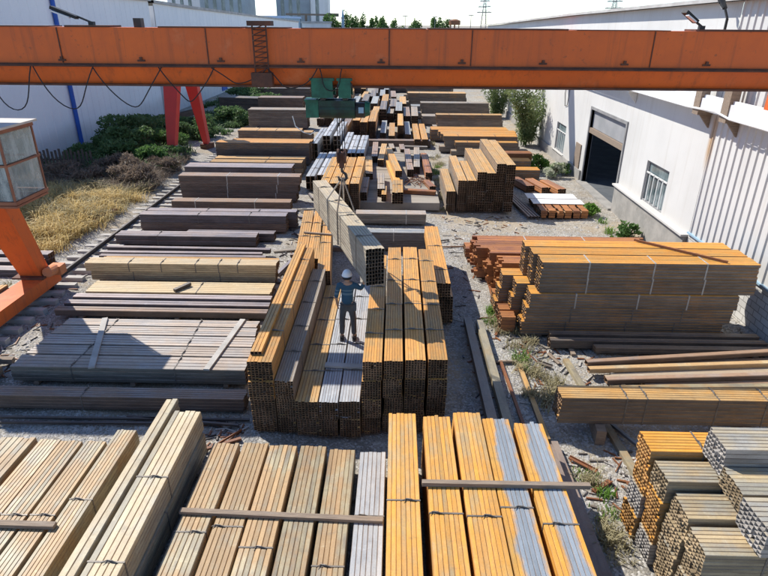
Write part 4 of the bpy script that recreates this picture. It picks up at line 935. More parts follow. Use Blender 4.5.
for i, (x0, y0, zt) in enumerate(((3.25, 17.0, 1.3), (3.1, 17.75, 1.35), (2.95, 18.6, 1.2), (2.9, 19.4, 1.15))):
    for t_ in range(3):
        h = (zt-.1)/3
        chan_bundle('red rusty channel bundle, %s layer, %s row behind the orange stack' % (('bottom', 'middle', 'top')[t_], ORD[i]), (x0+3.05+rnd.uniform(-.15, .15), y0+.35, .1+h*t_), 6.0, 5, 3, .13, h/3-.002, i*5+t_, rnd.uniform(-.012, .012))
for k, xx in enumerate((3.9, 7.6)): dun('bearer under the red rusty channels, %s end' % ('lane', 'wall')[k], (xx, 17.0, .05), (xx, 20.1, .05), .14, .1, group='bearers under the red channels')
cross('red brown flat bundle lying low along the far side of the rusty channels', 2.7, 8.8, 20.6, 21.3, .06, .42, 'rust', 5, 3, (), group=GRC, seed=1)
for i, (x, y, z, L) in enumerate(((3.6, 16.0, .1, .5), (3.45, 15.5, .1, .6), (3.5, 16.6, .1, .7), (3.35, 15.0, .1, .4))):
    bundle('short orange channel stub at the lane end of the orange stack, %s from front' % ('third', 'second', 'fourth', 'first')[i], GRC, (x-.05, y, .05), 0, (L, 4, 4, .1, .12), 'rust', (), seed=i)

GP = 'loose dark tubes on the right in front of the orange stack'
for i in range(3):
    cross('dark square tube pair, %s row before the big orange stack' % ('nearest', 'middle', 'farthest')[i], 4.28+.03*i+(1.2 if i == 0 else 0), 10.3-.1*i, 13.65+.24*i, 13.65+.24*i+.2, .06, .24+.07*i, 'dark', 2, 2, (), group=GP, seed=i)
bearers('the dark square tube pairs', (4.9, 7.5, 9.8), 13.6, 14.35, .055)
for i, (xa, ya, xb, yb, z) in enumerate(((4.95, 12.75, 10.5, 13.5, .3), (4.95, 12.55, 10.5, 13.05, .22), (5.3, 12.3, 10.6, 12.75, .12), (5.25, 12.08, 10.4, 12.5, .22), (5.3, 11.9, 10.4, 12.15, .1), (6.9, 11.72, 10.5, 12.0, .06), (5.2, 12.95, 10.5, 13.3, .12), (5.5, 12.42, 10.5, 12.92, .1), (6.2, 12.12, 10.4, 12.33, .08))):
    a = Vector((xa, ya)); b = Vector((xb, yb)); d = b-a
    bundle('loose %s tube fanning out before the ochre bundle, %s in the fan' % (('brown', 'tan', 'drab', 'browner', 'pale tan', 'dark', 'dim brown', 'dull drab', 'short brown')[i], ORD[(1, 3, 5, 6, 8, 7, 0, 2, 4)[i]]), GP, ((xa+xb)/2, (ya+yb)/2, z-.05), math.atan2(d.y, d.x), (d.length, 1, 1, .17, .13), ('brown', 'tan', 'drab', 'brown', 'tan', 'dark', 'brown', 'drab', 'brown')[i], (), seed=i, name='square_tube', cat='steel tube')
for k, xx in enumerate((5.7, 9.4)): dun('bearer under the fanned dark tubes, %s end' % ('lane', 'wall')[k], (xx, 11.7, .03), (xx+.1, 13.3, .03), .1, .06, group='bearers under the fanned tubes')
cross('ochre topped tube bundle lying above the shaded gravel', 3.58, 9.58, 10.2, 10.68, .36, 1.02, 'ochre', 6, 7, (-.27, -.2, .05, .22), group=GP, seed=2)
for k, xx in enumerate((4.45, 7.6)): dun('stacked sleeper under the ochre topped bundle, %s end' % ('lane', 'wall')[k], (xx, 9.95, .18), (xx+.1, 10.9, .18), .2, .35, group='sleepers under the ochre bundle')

# lane beams and rails lying on the ground
for i, (a, b, w, h, mt, lab) in enumerate((((2.2, 15.3, .05), (2.22, 9.4, .05), .22, .2, 'drab', 'brown box beam lying along the lane, nearest the middle stack'),
        ((2.52, 15.1, .05), (2.55, 9.2, .05), .2, .22, 'buff', 'pale box beam lying along the lane beside the brown one'),
        ((3.38, 22.0, .0), (3.22, 16.8, .0), .08, .07, 'rust', 'thin rusty rail in the lane before the red channels'),
        ((3.3, 13.0, .0), (3.35, 10.0, .0), .12, .09, 'ochre', 'rusty bar on the lane gravel, in line with the thin rail'),
        ((4.6, 13.3, .0), (4.9, 8.6, .0), .16, .1, 'tan', 'wood coloured beam running under the ochre bundle to the hollow tubes'),
        ((4.75, 11.0, .0), (5.2, 9.75, .1), .07, .06, 'silver', 'grey pipe leaning at the shaded gravel under the ochre bundle'),
        ((2.86, 13.2, .0), (2.95, 10.2, .0), .07, .06, 'rust', 'narrow rusty strip beside the pale box beam'))):
    mb = MB(); a = Vector(a); b = Vector(b); c = (a+b)/2; L = (b-a).length
    mb.box(-L/2, L/2, -w/2, w/2, 0, h); mb.box(-L/2-.002, -L/2+.02, -w/2+.02, w/2-.02, .02, h-.02)
    o = mb.build('steel_beam', M[mt]); d = b-a; o.location = c; o.rotation_euler = (0, -math.asin(d.z/L), math.atan2(d.y, d.x)); tag(o, lab, 'steel beam', 'beams lying in the lane')
scr = [(3.9, 14.3, .5, .4), (4.3, 13.4, .55, 1.9), (4.0, 13.1, .4, 2.5), (2.95, 15.7, .7, .2), (3.05, 14.9, .6, 1.2), (2.9, 13.2, .7, .05), (3.3, 16.3, .5, 2.2), (3.9, 9.3, .6, 2.4), (4.1, 8.7, .5, .6), (6.2, 10.1, .6, .3), (7.4, 9.9, .8, 1.5), (-3.6, 9.7, .8, .5), (-3.5, 9.95, .6, .9), (-9.4, 9.9, .5, 2), (1.9, 22.5, .7, .4), (2.3, 21.8, .9, .1)]
SCR = ['gravel before the orange stack corner', 'gravel by the dark tube pairs', 'gravel near the long wood coloured beam', 'lane beside the pale box beam', 'weedy lane edge near the orange stubs', 'lane close to the narrow rusty strip', 'lane near the first orange stub', 'gravel beyond the hollow tube stack', 'gravel beside the hollow tube stack',
       'shaded gravel under the ochre bundle', 'shaded gravel farther right under the ochre bundle', 'gravel behind the tall pale stack', 'gravel at the middle stack corner', 'gravel at the left picture edge', 'lane near the cross bundles', 'lane near the thin rail end']
for i, (x, y, L, an) in enumerate(scr):
    mb = MB(); w = .05+.03*(i % 3); mb.box(-L/2, L/2, -w/2, w/2, 0, .02); mb.box(-L/2, L/2, -w/2, -w/2+.015, .02, .05)
    o = mb.build('steel_offcut', M[('rust', 'wood', 'dark', 'rust')[i % 4]]); o.location = (x, y, .02); o.rotation_euler = (0, 0, an)
    tag(o, '%s scrap of angle iron on the %s' % (('short rusty', 'grey brown', 'dark', 'reddish')[i % 4]+(', longer', ' bent', ' small', ' slim')[i//4], SCR[i]), 'offcut', 'scrap offcuts on the gravel')

ail = [(-3.9, 17.2, 1.6, 1.2), (-3.95, 19.6, 2.2, 1.35), (-4.2, 21.2, 1.1, .3), (-3.85, 22.6, 1.4, 2.2), (-4.3, 23.9, .7, .9), (-4.0, 25.2, .9, 2.7), (-4.4, 26.6, 1.1, .2), (-3.7, 20.6, .6, .1), (-4.1, 18.4, .7, 2.0), (-4.35, 28.8, .9, 1.9)]
for i, (x, y, L, an) in enumerate(ail):
    mb = MB(); w = .07+.05*(i % 3); mb.box(-L/2, L/2, -w/2, w/2, 0, .05+.05*(i % 2)); mb.box(-L/2+.02, L/2-.02, -w/2-.03, -w/2-.002, 0, .03)
    o = mb.build('steel_bar', M[('dark', 'purple', 'drab', 'brown')[i % 4]]); o.location = (x, y, .0); o.rotation_euler = (0, 0, an)
    tag(o, '%s steel bar dropped in the aisle left of the middle stack, %s from front' % (('dark', 'purplish', 'drab', 'brown')[i % 4], ORD[sorted(range(10), key=lambda q: ail[q][1]).index(i)]), 'steel bar', 'bars dropped in the aisle')
# crowded far end of the lane
kk = 0
for ry, (y0, xs) in enumerate(((44.5, (-4.6, -3.9)), (51.5, (-6.6, -5.9, -5.1, -1.9, -1.2, .2, .9, 1.6)), (53.5, (-.5,)), (64.5, (-6.2, -5.2, -3.6, -2.6, -1.6, -.4)), (71.5, (-8.5, -7, -5.6, -4, -2.6, -1.2)))):
    for ci, x in enumerate(xs):
        h = rnd.uniform(.5, 1.3); mt = ('silver', 'dark', 'ochre', 'yellow', 'drab', 'brown')[(kk*5+ry) % 6]; kk += 1
        bundle('%s bundle of the crowded far lane, row %s back, place %s from the left' % ({'ochre': 'ochre topped', 'dark': 'dark', 'silver': 'silvery', 'yellow': 'yellow', 'drab': 'dusty', 'brown': 'brown'}[mt], ('one', 'two', 'three', 'four', 'five')[ry], ('one', 'two', 'three', 'four', 'five', 'six', 'seven', 'eight')[ci]), GC, (x, y0+3+rnd.uniform(-.6, .6), .06), AY+rnd.uniform(-.03, .03), (6, 4, 5, .145, h/5), mt, (), seed=kk % 4)
for i, (x0, x1, y, h) in enumerate(((-9.5, -4.4, 77, 1.3), (-2.5, 3.2, 78, 1.2), (1.2, 7, 76, .9), (-13, -8, 72.5, 1.2), (2.2, 8.6, 52, .8), (2.6, 8.4, 44.5, .9), (1.4, 8, 59.4, .7))):
    cross('%s cross bundle filling the far end of the yard, %s' % (('dark', 'brown', 'ochre topped', 'dusty', 'drab', 'orange topped', 'grey')[i], ('left of centre', 'in the centre', 'towards the warehouse', 'by the far shrubs', 'before the second far row', 'before the ochre far row', 'before the fourth far row')[i]), x0, x1, y, y+1.4, .06, h, ('dark', 'brown', 'ochre', 'drab', 'drab', 'orange', 'silver')[i], 7, 5, (), group=GF, seed=i % 3)

# ---------------------------------------------------------------- rail track and left strip
tr = thing('rail_track', 'crane rail on pale sleepers along the left of the stacks', 'rail', (-11.5, 20, 0))
mb = MB()
mb.box(-11.56, -11.44, 3, 75, .13, .145); mb.box(-11.515, -11.485, 3, 75, .145, .24); mb.box(-11.54, -11.46, 3, 75, .24, .285)
o = mb.build('rail', M['dark'], tr); o.location = (11.5, -20, 0)
base = None
mb = MB(); mb.box(-.75, .75, -.11, .11, -.04, .128); sm_ = mb.mesh('sleeper', M['sleeper'])
y = 8.2
while y < 46:
    o = link('sleeper', sm_, tr, (rnd.uniform(-.05, .05), y-20, 0), (0, 0, rnd.uniform(-.03, .03))); y += .62
GLE = 'steel left of the crane rail'
for i, (x, y, z, mt, nz) in enumerate(((-12.9, 14.6, .06, 'orange', 3), (-13.4, 14.8, .06, 'orange', 4), (-13.9, 14.4, .06, 'orange', 5), (-12.5, 14.9, .06, 'tan', 2))):
    bundle('orange brown bundle at the left edge beside the crane base, %s outward' % ORD[(1, 2, 3, 0)[i]], GLE, (x, y, z), AY-.05, (4.5, 4, nz, .11, .1), mt, (), seed=i)
for i in range(3):
    cross('bluish steel bars left of the crane leg, %s row' % ('near', 'middle', 'far')[i], -17.5, -12.6, 18.2+.55*i, 18.6+.55*i, .06, .3+.08*i, 'purple', 3, 2, (), group=GLE, seed=i)
for i in range(2):
    cross('purple bar end poking out of the dry grass, %s one' % ('lower', 'upper')[i], -17.0, -13.6, 22.2+.02*i, 22.5+.02*i, .3+.16*i, .45+.16*i, 'purple', 2, 1, (), group=GLE, seed=i, tilt=.12)
for i in range(4):
    bundle('rusty brown bars at the bottom left outside the rail, %s from the rail' % ORD[i], GLE, (-9.95-.3*i, 10.9-.12*i, .05+.0*i), AY+.02, (2.6, 2, 2+i, .12, .1), 'orange', (), seed=i)
dun('grey broken post lying across the pale strip by the rail', (-10.9, 12.55, .2), (-9.9, 12.7, .12), .16, .14, cat='post', name='timber_post')
channel('rusty angle lying on the dry grass edge', (-13.6, 21.3, .25), (-12.6, 24.9, .4), .12, .12, mat='rust', name='steel_angle', cat='steel bar')
channel('brown girder half hidden in the shrubs before the left shed', (-20.6, 41.5, .6), (-17.2, 52, .9), .5, .4, mat='brown', name='steel_girder', cat='girder')
channel('rusty beam lying in the brush beside the shrubs', (-17.8, 37.5, .7), (-16.0, 43, .8), .3, .3, mat='rust', name='steel_girder', cat='girder')
fe = thing('picket_fence', 'dark picket fence before the white shed at left', 'fence', (-19.6, 32.4, 0))
mb = MB()
for k in range(26): mb.box(-3.2+k*.22, -3.08+k*.22, -.02, .02, 0, 1.45+.08*((k*7) % 3))
mb.build('pickets', M['darkfence'], fe)
mb = MB(); mb.box(-3.3, 2.6, .022, .07, .3, .38); mb.box(-3.3, 2.6, .022, .07, .95, 1.03); mb.build('fence_rail', M['darkfence'], fe)

# ---------------------------------------------------------------- worker
def skin(name, mat, verts, edges, radii, parent, root=0, sub=2):
    me = bpy.data.meshes.new(name); me.from_pydata(verts, edges, []); me.materials.append(mat)
    o = link(name, me, parent); sk = o.modifiers.new('skin', 'SKIN'); sk.use_smooth_shade = True
    for i, q in enumerate(radii):
        d = me.skin_vertices[0].data[i]; d.radius = q if isinstance(q, tuple) else (q, q); d.use_root = (i == root)
    ss = o.modifiers.new('sub', 'SUBSURF'); ss.levels = sub; ss.render_levels = sub
    return o
M['skin'] = simple('skin', (.45, .26, .17), (.40, .22, .14), 6, rough=.6, bump=0)
M['trousers'] = simple('grey trousers', (.085, .082, .08), (.12, .113, .108), 5, rough=.9)
def shirtmat():
    t = NT('navy work shirt'); s = t.node('ShaderNodeSeparateXYZ'); t.l.new(t.tc.outputs['Object'], s.inputs[0])
    z = s.outputs[2]; n = t.noise(t.coords((1, 1, 1), shift=False), 9, 4)
    band = t.math('MULTIPLY', t.step(z, 1.195, 1.205), t.step(z, 1.255, 1.245)); b2 = t.math('MULTIPLY', t.step(z, 1.29, 1.297), t.step(z, 1.325, 1.318))
    c = t.mix(n, (.03, .075, .115), (.045, .10, .15)); c = t.mix(t.math('MAXIMUM', band, b2), c, (.12, .18, .21))
    return t.done(c, .85)
M['shirt'] = shirtmat()
M['helmet'] = simple('white helmet', (.82, .82, .80), (.78, .78, .76), 3, rough=.35, bump=0)
M['boot'] = simple('dark boots', (.10, .085, .075), (.06, .05, .045), 6, rough=.8)
WK = 1.04
wk = thing('person', 'worker in white helmet, navy striped shirt and grey trousers steadying the hanging load', 'person', (-1.13, 12.6, .985), (0, 0, 0))
wk.scale = (1.0, 1.0, WK)
# body: pelvis root, spine, neck, head, legs, arms in one skin
V = [(0, 0, .96), (0, .01, 1.12), (0, .03, 1.3), (0, .03, 1.43), (0, .035, 1.50), (0, .05, 1.57), (0, .06, 1.66), (0, .055, 1.72),
     (-.10, 0, .90), (-.135, .03, .50), (-.15, -.01, .10), (-.165, .12, .04),
     (.10, 0, .90), (.135, .03, .50), (.15, -.01, .10), (.175, .11, .04),
     (-.19, .02, 1.41), (-.27, -.03, 1.15), (-.255, .06, .93), (-.25, .085, .86),
     (.19, .03, 1.42), (.34, .02, 1.30), (.405, .0, 1.50), (.425, .0, 1.57),
     (0, .155, 1.62)]
E_ = [(0, 1), (1, 2), (2, 3), (3, 4), (4, 5), (5, 6), (6, 7), (0, 8), (8, 9), (9, 10), (10, 11), (0, 12), (12, 13), (13, 14), (14, 15), (3, 16), (16, 17), (17, 18), (18, 19), (3, 20), (20, 21), (21, 22), (22, 23), (5, 24)]
RR = [(.105, .08), (.11, .08), (.135, .095), (.11, .08), .055, (.072, .085), (.078, .092), (.06, .07), .068, .05, .042, (.04, .03), .068, .05, .042, (.04, .03), .058, .043, .032, .034, .058, .043, .032, .034, .02]
nv = len(V)
for base_i, s, dirs in ((19, -1, [(.0, .05, -.09), (.012, .02, -.10), (.012, -.01, -.098), (.01, -.035, -.085), (.035, .055, -.04)]), (23, 1, [(-.01, .05, .08), (.0, .02, .095), (.0, -.01, .092), (.0, -.035, .078), (-.03, .055, .03)])):
    b = V[base_i]
    for k, d in enumerate(dirs):
        m1 = (b[0]+d[0]*.55, b[1]+d[1]*.75, b[2]+d[2]*.5); e1 = (b[0]+d[0]+(.022*s*-1), b[1]+d[1], b[2]+d[2])
        V += [m1, e1]; E_ += [(base_i, len(V)-2), (len(V)-2, len(V)-1)]; RR += [.0105, .0085]
skin('body', M['skin'], V, E_, RR, wk)
SV = [(0, 0, .90), (0, .01, 1.12), (0, .03, 1.3), (0, .03, 1.43), (0, .035, 1.475), (-.19, .02, 1.415), (-.245, -.01, 1.24), (-.272, -.02, 1.1), (.19, .03, 1.425), (.30, .025, 1.34), (.36, .015, 1.36), (.395, .0, 1.47)]
SE = [(0, 1), (1, 2), (2, 3), (3, 4), (3, 5), (5, 6), (6, 7), (3, 8), (8, 9), (9, 10), (10, 11)]
skin('shirt', M['shirt'], SV, SE, [(.165, .13), (.152, .12), (.165, .122), (.13, .1), .068, .076, .062, .055, .076, .062, .055, .047], wk)
TV = [(0, 0, 1.03), (0, 0, .90), (-.105, 0, .86), (-.14, .03, .50), (-.15, .0, .12), (.105, 0, .86), (.14, .03, .50), (.15, .0, .12)]
skin('trousers', M['trousers'], TV, [(0, 1), (1, 2), (2, 3), (3, 4), (1, 5), (5, 6), (6, 7)], [(.15, .12), (.155, .122), .105, .078, .07, .105, .078, .07], wk, root=1)
for s in (-1, 1):
    mb = MB(); mb.tube([(s*.15, -.06, .05), (s*.152, .0, .065), (s*.165, .10, .05), (s*.17, .17, .035)], [.05, .058, .05, .03], 10); mb.box(s*.155-.05, s*.155+.05, -.1, .16, .0, .02); mb.build('boot', M['boot'], wk, smooth=True)
mb = MB(); rings = []
for k in range(7):
    a = k/6*math.pi/2; rings.append((math.cos(a), math.sin(a)))
n = 20
vs = [(.118*c*math.cos(2*math.pi*i/n), .055+.138*c*math.sin(2*math.pi*i/n), 1.655+.135*s) for c, s in rings[:-1] for i in range(n)]+[(0, .055, 1.79)]
fs = [(k*n+i, k*n+(i+1) % n, (k+1)*n+(i+1) % n, (k+1)*n+i) for k in range(5) for i in range(n)]+[(5*n+i, 5*n+(i+1) % n, 6*n) for i in range(n)]
mb.add(vs, fs)
vs = [(rr_*math.cos(2*math.pi*i/n)*.13, .065+rr_*math.sin(2*math.pi*i/n)*.165, 1.65+(.008 if rr_ < 1 else 0)) for rr_ in (.85, 1.) for i in range(n)]
mb.add(vs, [(i, (i+1) % n, n+(i+1) % n, n+i) for i in range(n)])
hm = mb.build('helmet', M['helmet'], wk, smooth=True)
mb = MB(); mb.tube([(0.078*math.cos(a)*1.12, .05+.09*math.sin(a)*1.1, 1.6) for a in [math.pi+math.pi*k/12 for k in range(13)]], .03, 8); mb.build('hair', M['black'], wk, smooth=True)
mb = MB(); mb.box(.13, .22, -.09, .02, .80, .96); mb.box(.12, .2, -.05, .06, .96, .985); mb.build('tool_pouch', M['trousers'], wk)
mb = MB()
mb.tube([(.165*math.cos(2*math.pi*k/20), .132*math.sin(2*math.pi*k/20), .955) for k in range(21)], .022, 6); mb.build('belt', M['boot'], wk, smooth=True)

# ---------------------------------------------------------------- vegetation
def leaves(mb, c, rad, n, size, rr, elong=1.8, up=.2):
    for _ in range(n):
        while True:
            p = Vector((rr.uniform(-1, 1), rr.uniform(-1, 1), rr.uniform(-1, 1)))
            if p.length < 1: break
        p = Vector((p.x*rad[0], p.y*rad[1], p.z*rad[2]))+Vector(c)
        d = Vector((rr.gauss(0, 1), rr.gauss(0, 1), rr.gauss(up, 1))).normalized(); q = d.orthogonal().normalized(); q.rotate(Matrix.Rotation(rr.uniform(0, 6.28), 3, d))
        s = size*rr.uniform(.6, 1.3); a = d*s*elong*.5; b = q*s*.5
        mb.add([p-a, p+b*.9, p+a, p-b*.9], [(0, 1, 2, 3)])
def shrub(name, label, cat, p, w, h, n, size, mat, seed, clumps=9, group=None, trunk=False, elong=1.8):
    rr = random.Random(seed); t = thing(name, label, cat, p, (0, 0, 0), group); mb = MB(); st = MB()
    for k in range(clumps):
        a = rr.uniform(0, 6.28); q = rr.uniform(.1, .75); z = rr.uniform(.25, .92)*h; taper = 1.0-.45*abs(z/h-.45)
        c = (math.cos(a)*w*q*taper, math.sin(a)*w*q*taper, z); s = rr.uniform(.22, .42)
        leaves(mb, c, (w*s, w*s, h*s*.6), n//clumps, size, rr, elong)
        b0 = Vector((rr.uniform(-.1, .1)*w, rr.uniform(-.1, .1)*w, 0)); mid = (b0+Vector(c))/2+Vector((rr.uniform(-.1, .1)*w, rr.uniform(-.1, .1)*w, .05*h))
        st.tube([b0, mid, c], [.035*(2 if trunk else .6), .02, .006], 5)
    mb.build('crown' if trunk else 'foliage', M[mat], t); st.build('trunk' if trunk else 'stem', M['bark'], t)
    return t
gz = ground_z
sh = [(-16.4, 34.2, 1.7, 1.9, 'leafdark', 'dark green shrub nearest the picket fence'), (-16.6, 36.2, 1.9, 2.6, 'leafdark', 'dark green shrub next to the one by the fence'), (-18.0, 40.0, 2.2, 3.0, 'leafdark', 'tall dark shrub against the white shed'),
      (-16.2, 41.5, 1.8, 2.0, 'leafdark', 'dark shrub between the tall one and the red crane leg'), (-14.6, 34.2, 1.4, 1.6, 'leaf', 'lighter green shrub near the crane rail'), (-15.2, 44.5, 1.8, 2.2, 'leafdark', 'shrub behind the red crane leg'),
      (-19.2, 48, 2.0, 1.8, 'leafdark', 'low shrub at the far foot of the white shed'), (-14.5, 52, 2.0, 2.0, 'leafdark', 'dark shrub among the far left steel'), (-18.9, 36.6, 1.8, 1.9, 'leafdark', 'dark shrub touching the blue downpipe'), (-17.8, 44.6, 2.0, 2.2, 'leafdark', 'shrub behind the tall dark one'), (-15.6, 38.6, 1.6, 1.7, 'leaf', 'mid green shrub in the middle of the thicket'), (-14.0, 36.6, 1.0, 1.3, 'leafdark', 'small dark shrub just before the red leg'), (-19.2, 35.6, 1.3, 1.2, 'leafdark', 'dark shrub behind the picket fence end'), (-13.4, 62, 2.4, 2.4, 'leafdark', 'dark shrub far back under the girder'), (-16.5, 66, 3, 2.6, 'leafdark', 'dark bush by the blue doors of the far shed')]
for i, (x, y, w, h, mt, lab) in enumerate(sh):
    shrub('shrub', lab, 'shrub', (x, y, gz(x, y)-.15), w*1.1, h*.74, 3200, .14, mt, i+11, 16)
for i, (x, y, w, h) in enumerate(((-16.2, 29.2, 1.5, 1.0), (-14.0, 30.4, 1.5, 1.1), (-17.6, 30.2, 1.4, 1.0), (-15.4, 31.9, 1.5, 1.1), (-13.7, 33.2, 1.0, .9))):
    shrub('dry_bush', 'tangled brown dead bush, %s' % ('behind the dry golden grass', 'beside the crane rail', 'in front of the picket fence', 'between dry grass and green shrubs', 'below the lighter green shrub'), 'bush', (x, y, gz(x, y)), w, h, 1500, .12, 'brush', i+40, 9, elong=3.5) if False else \
    shrub('dry_bush', 'tangled brown dead bush ' + ('behind the dry golden grass', 'beside the crane rail', 'in front of the picket fence', 'between dry grass and green shrubs', 'below the lighter green shrub')[i], 'bush', (x, y, gz(x, y)-.1), w*1.2, h, 2600, .07, 'brush', i+40, 12, elong=5.)
def blades(name, label, cat, regions, mat, size=.25, wid=.02, lean=.5):
    rr = random.Random(len(label)); mb = MB()
    for (cx, cy, rx, ry, n) in regions:
        tus = []
        for _ in range(max(3, n//45)):
            a = rr.uniform(0, 6.28); q = math.sqrt(rr.random())*rr.uniform(.7, 1.12); tus.append((cx+math.cos(a)*q*rx, cy+math.sin(a)*q*ry, rr.uniform(.08, .3)*min(1, size*2.6), rr.uniform(.45, 1.5)))
        for _ in range(n):
            tx, ty, tr_, ts = rr.choice(tus); x = tx+rr.gauss(0, tr_); y = ty+rr.gauss(0, tr_); z = gz(x, y)
            L = size*rr.uniform(.5, 1.3)*ts; th = rr.uniform(0, 6.28); d = Vector((math.cos(th), math.sin(th), 0)); s = Vector((-d.y, d.x, 0))*wid*rr.uniform(.6, 1.4); l = rr.uniform(.2, 1.)*lean
            p = Vector((x, y, z-.01)); m_ = p+d*L*l*.4+Vector((0, 0, L*.6)); e = p+d*L*l*1.2+Vector((0, 0, L*(1-.4*l)))
            mb.add([p-s, p+s, m_+s*.7, m_-s*.7, e], [(0, 1, 2, 3), (3, 2, 4)])
    return tag(mb.build(name, M[mat]), label, cat, kind='stuff')
blades('dry_grass', 'golden dry grass beside the crane rail', 'grass', [(-15.6, 24.2, 2.8, 3.6, 11000), (-17.5, 26.5, 2, 2.2, 3000), (-13.6, 22.3, 1.0, 2.0, 2600), (-13.4, 26.8, .8, 2.4, 1500), (-14.5, 20.5, 1.6, 1.2, 900), (-16, 27.6, 2.2, 1, 1500)], 'straw', .46, .016, 1.1)
blades('dry_grass', 'greyish dead stalks mixed into the golden grass', 'grass', [(-15.4, 23.6, 2.8, 3.6, 2600), (-13.4, 25, 1.0, 3, 900), (-17, 28.5, 2.4, 1.6, 2200), (-14.4, 29, 1.5, 1.6, 1600)], 'greygrass', .5, .012, 1.2)
blades('undergrowth', 'dark green undergrowth below the shrubs at the white shed', 'undergrowth', [(-17.6, 37, 3.6, 6, 9000), (-15, 34, 1.6, 4.5, 3500), (-17.5, 48, 4, 7, 6000), (-14.5, 56, 3.4, 8, 4500), (-15.6, 32.2, 1.8, 1.8, 1500), (-16, 66, 5, 6, 3000)], 'leafdark', .55, .04, 1.2)
blades('brushwood', 'brown dead brushwood between the dry grass and the shrubs', 'brush', [(-16, 30, 3.2, 2.2, 5000), (-14, 32.5, 1.2, 4, 3500), (-18.5, 30.0, 1.2, 1.0, 700)], 'brush', .6, .016, 1.5)
blades('weeds', 'pale weeds along the gravel lane', 'grass', [(3.2, 15.2, .45, 1.6, 900), (3.6, 13.6, .5, 1.2, 500), (3.8, 12.0, .45, 1.0, 500), (3.4, 11.3, .3, .6, 250), (3.9, 7.4, .25, 1.6, 700), (2.3, 28.5, .3, 2.5, 350), (2.3, 34, .4, 3, 500), (2.7, 38, .4, 2, 300), (2.5, 44, .4, 3, 300), (-12.6, 17.5, .6, 1.6, 300), (9.9, 20.8, .4, 1.2, 300)], 'greygrass', .22, .012, .9)
blades('weeds', 'green weeds at the lane edges', 'grass', [(3.25, 15.6, .35, 1.2, 450), (3.45, 13.2, .3, .8, 150), (2.4, 35.5, .3, 1.5, 300), (3.9, 8.3, .2, .8, 150), (9.6, 24, .4, 1.5, 300)], 'leafbright', .2, .014, .9)
shrub('weed_plant', 'bright green weed at the corner of the low orange bundles', 'plant', (8.6, 35.2, 0), .75, .95, 700, .12, 'leafbright', 60, 20)
shrub('weed_plant', 'bright green weed by the plinth near the pale plates', 'plant', (9.2, 26.4, 0), .6, .5, 600, .1, 'leafbright', 61, 18)
shrub('weed_plant', 'green weed by the plinth below the barred window', 'plant', (9.9, 23.4, 0), .55, .55, 500, .1, 'leaf', 62, 18)
shrub('weed_plant', 'white flowering weed beside the small side door', 'plant', (9.3, 33.8, 0), .7, .8, 700, .1, 'flower', 63, 18)
shrub('weed_plant', 'grey green weed at the wall beside the roller door', 'plant', (10.0, 34.6, 0), .6, .6, 400, .1, 'leaf', 64, 16)
def bamboo(label, p, w, h, n, seed):
    rr = random.Random(seed); t = thing('tree', label, 'tree', p, (0, 0, 0), 'slender trees by the warehouse wall'); st = MB(); mb = MB()
    for k in range(16):
        a = rr.uniform(0, 6.28); q = rr.uniform(0, .3)*w; b0 = Vector((math.cos(a)*q, math.sin(a)*q, 0)); lean = Vector((math.cos(a), math.sin(a), 0))*w*rr.uniform(.25, 1.0); hh = h*rr.uniform(.6, 1.05)
        pts = [b0+lean*(s**1.8)+Vector((0, 0, hh*s)) for s in (0, .25, .5, .75, 1.)]; st.tube(pts, [.03, .027, .022, .014, .004], 5)
        for s in np.linspace(.15, 1.0, 9):
            c = b0+lean*(s**1.8)+Vector((0, 0, hh*s)); leaves(mb, c, (w*.26, w*.26, h*.07), n//144, .085, rr, 4., -.3)
    mb.build('crown', M['bamboo'], t); st.build('trunk', M['leaf'], t)
bamboo('slender leafy tree against the white wall, the nearer and larger one', (9.6, 43.6, 0), 1.7, 4.6, 5200, 1)
bamboo('slender leafy tree against the white wall, the farther one', (9.6, 57.5, 0), 1.4, 4.2, 3600, 2)

# ---------------------------------------------------------------- loose stones
rr = random.Random(5); mb = MB()
def stones(n, x0, x1, y0, y1, s0, s1):
    for _ in range(n):
        x = rr.uniform(x0, x1); y = rr.uniform(y0, y1); s = rr.uniform(s0, s1)*(1 if rr.random() < .93 else 1.7)
        vs = [(x+s*a*rr.uniform(.6, 1.2), y+s*b*rr.uniform(.6, 1.2), gz(x, y)+s*.4*c*rr.uniform(.6, 1.2)) for a, b, c in ((1, 0, 0), (0, 1, 0), (-1, 0, 0), (0, -1, 0), (.2, .1, 1))]
        mb.add(vs, [(0, 1, 4), (1, 2, 4), (2, 3, 4), (3, 0, 4)])
stones(9000, 3.2, 10.4, 8.0, 14.0, .012, .045); stones(5000, 1.3, 4.0, 9.3, 22, .012, .045); stones(4500, -10.2, -2.9, 9.2, 10.7, .012, .05); stones(1600, -12.6, -9.4, 9.5, 22, .02, .07); stones(900, 1.5, 10.3, 20, 27, .03, .08); stones(500, 9.2, 10.5, 14, 20, .04, .11)
def litter(n, boxes, mat, label, seed):
    q = random.Random(seed); m_ = MB()
    for _ in range(n):
        x0, x1, y0, y1 = q.choice(boxes); x = q.uniform(x0, x1); y = q.uniform(y0, y1); L = q.uniform(.08, .45); w = q.uniform(.015, .05); a = q.uniform(0, 3.14)
        m_.box(-L/2, L/2, -w/2, w/2, -.005, q.uniform(.008, .03), M=Matrix.Translation((x, y, gz(x, y)+.012)) @ Matrix.Rotation(a, 4, 'Z') @ Matrix.Rotation(q.uniform(-.06, .06), 4, 'Y'))
    tag(m_.build('litter', M[mat]), label, 'litter', kind='stuff')
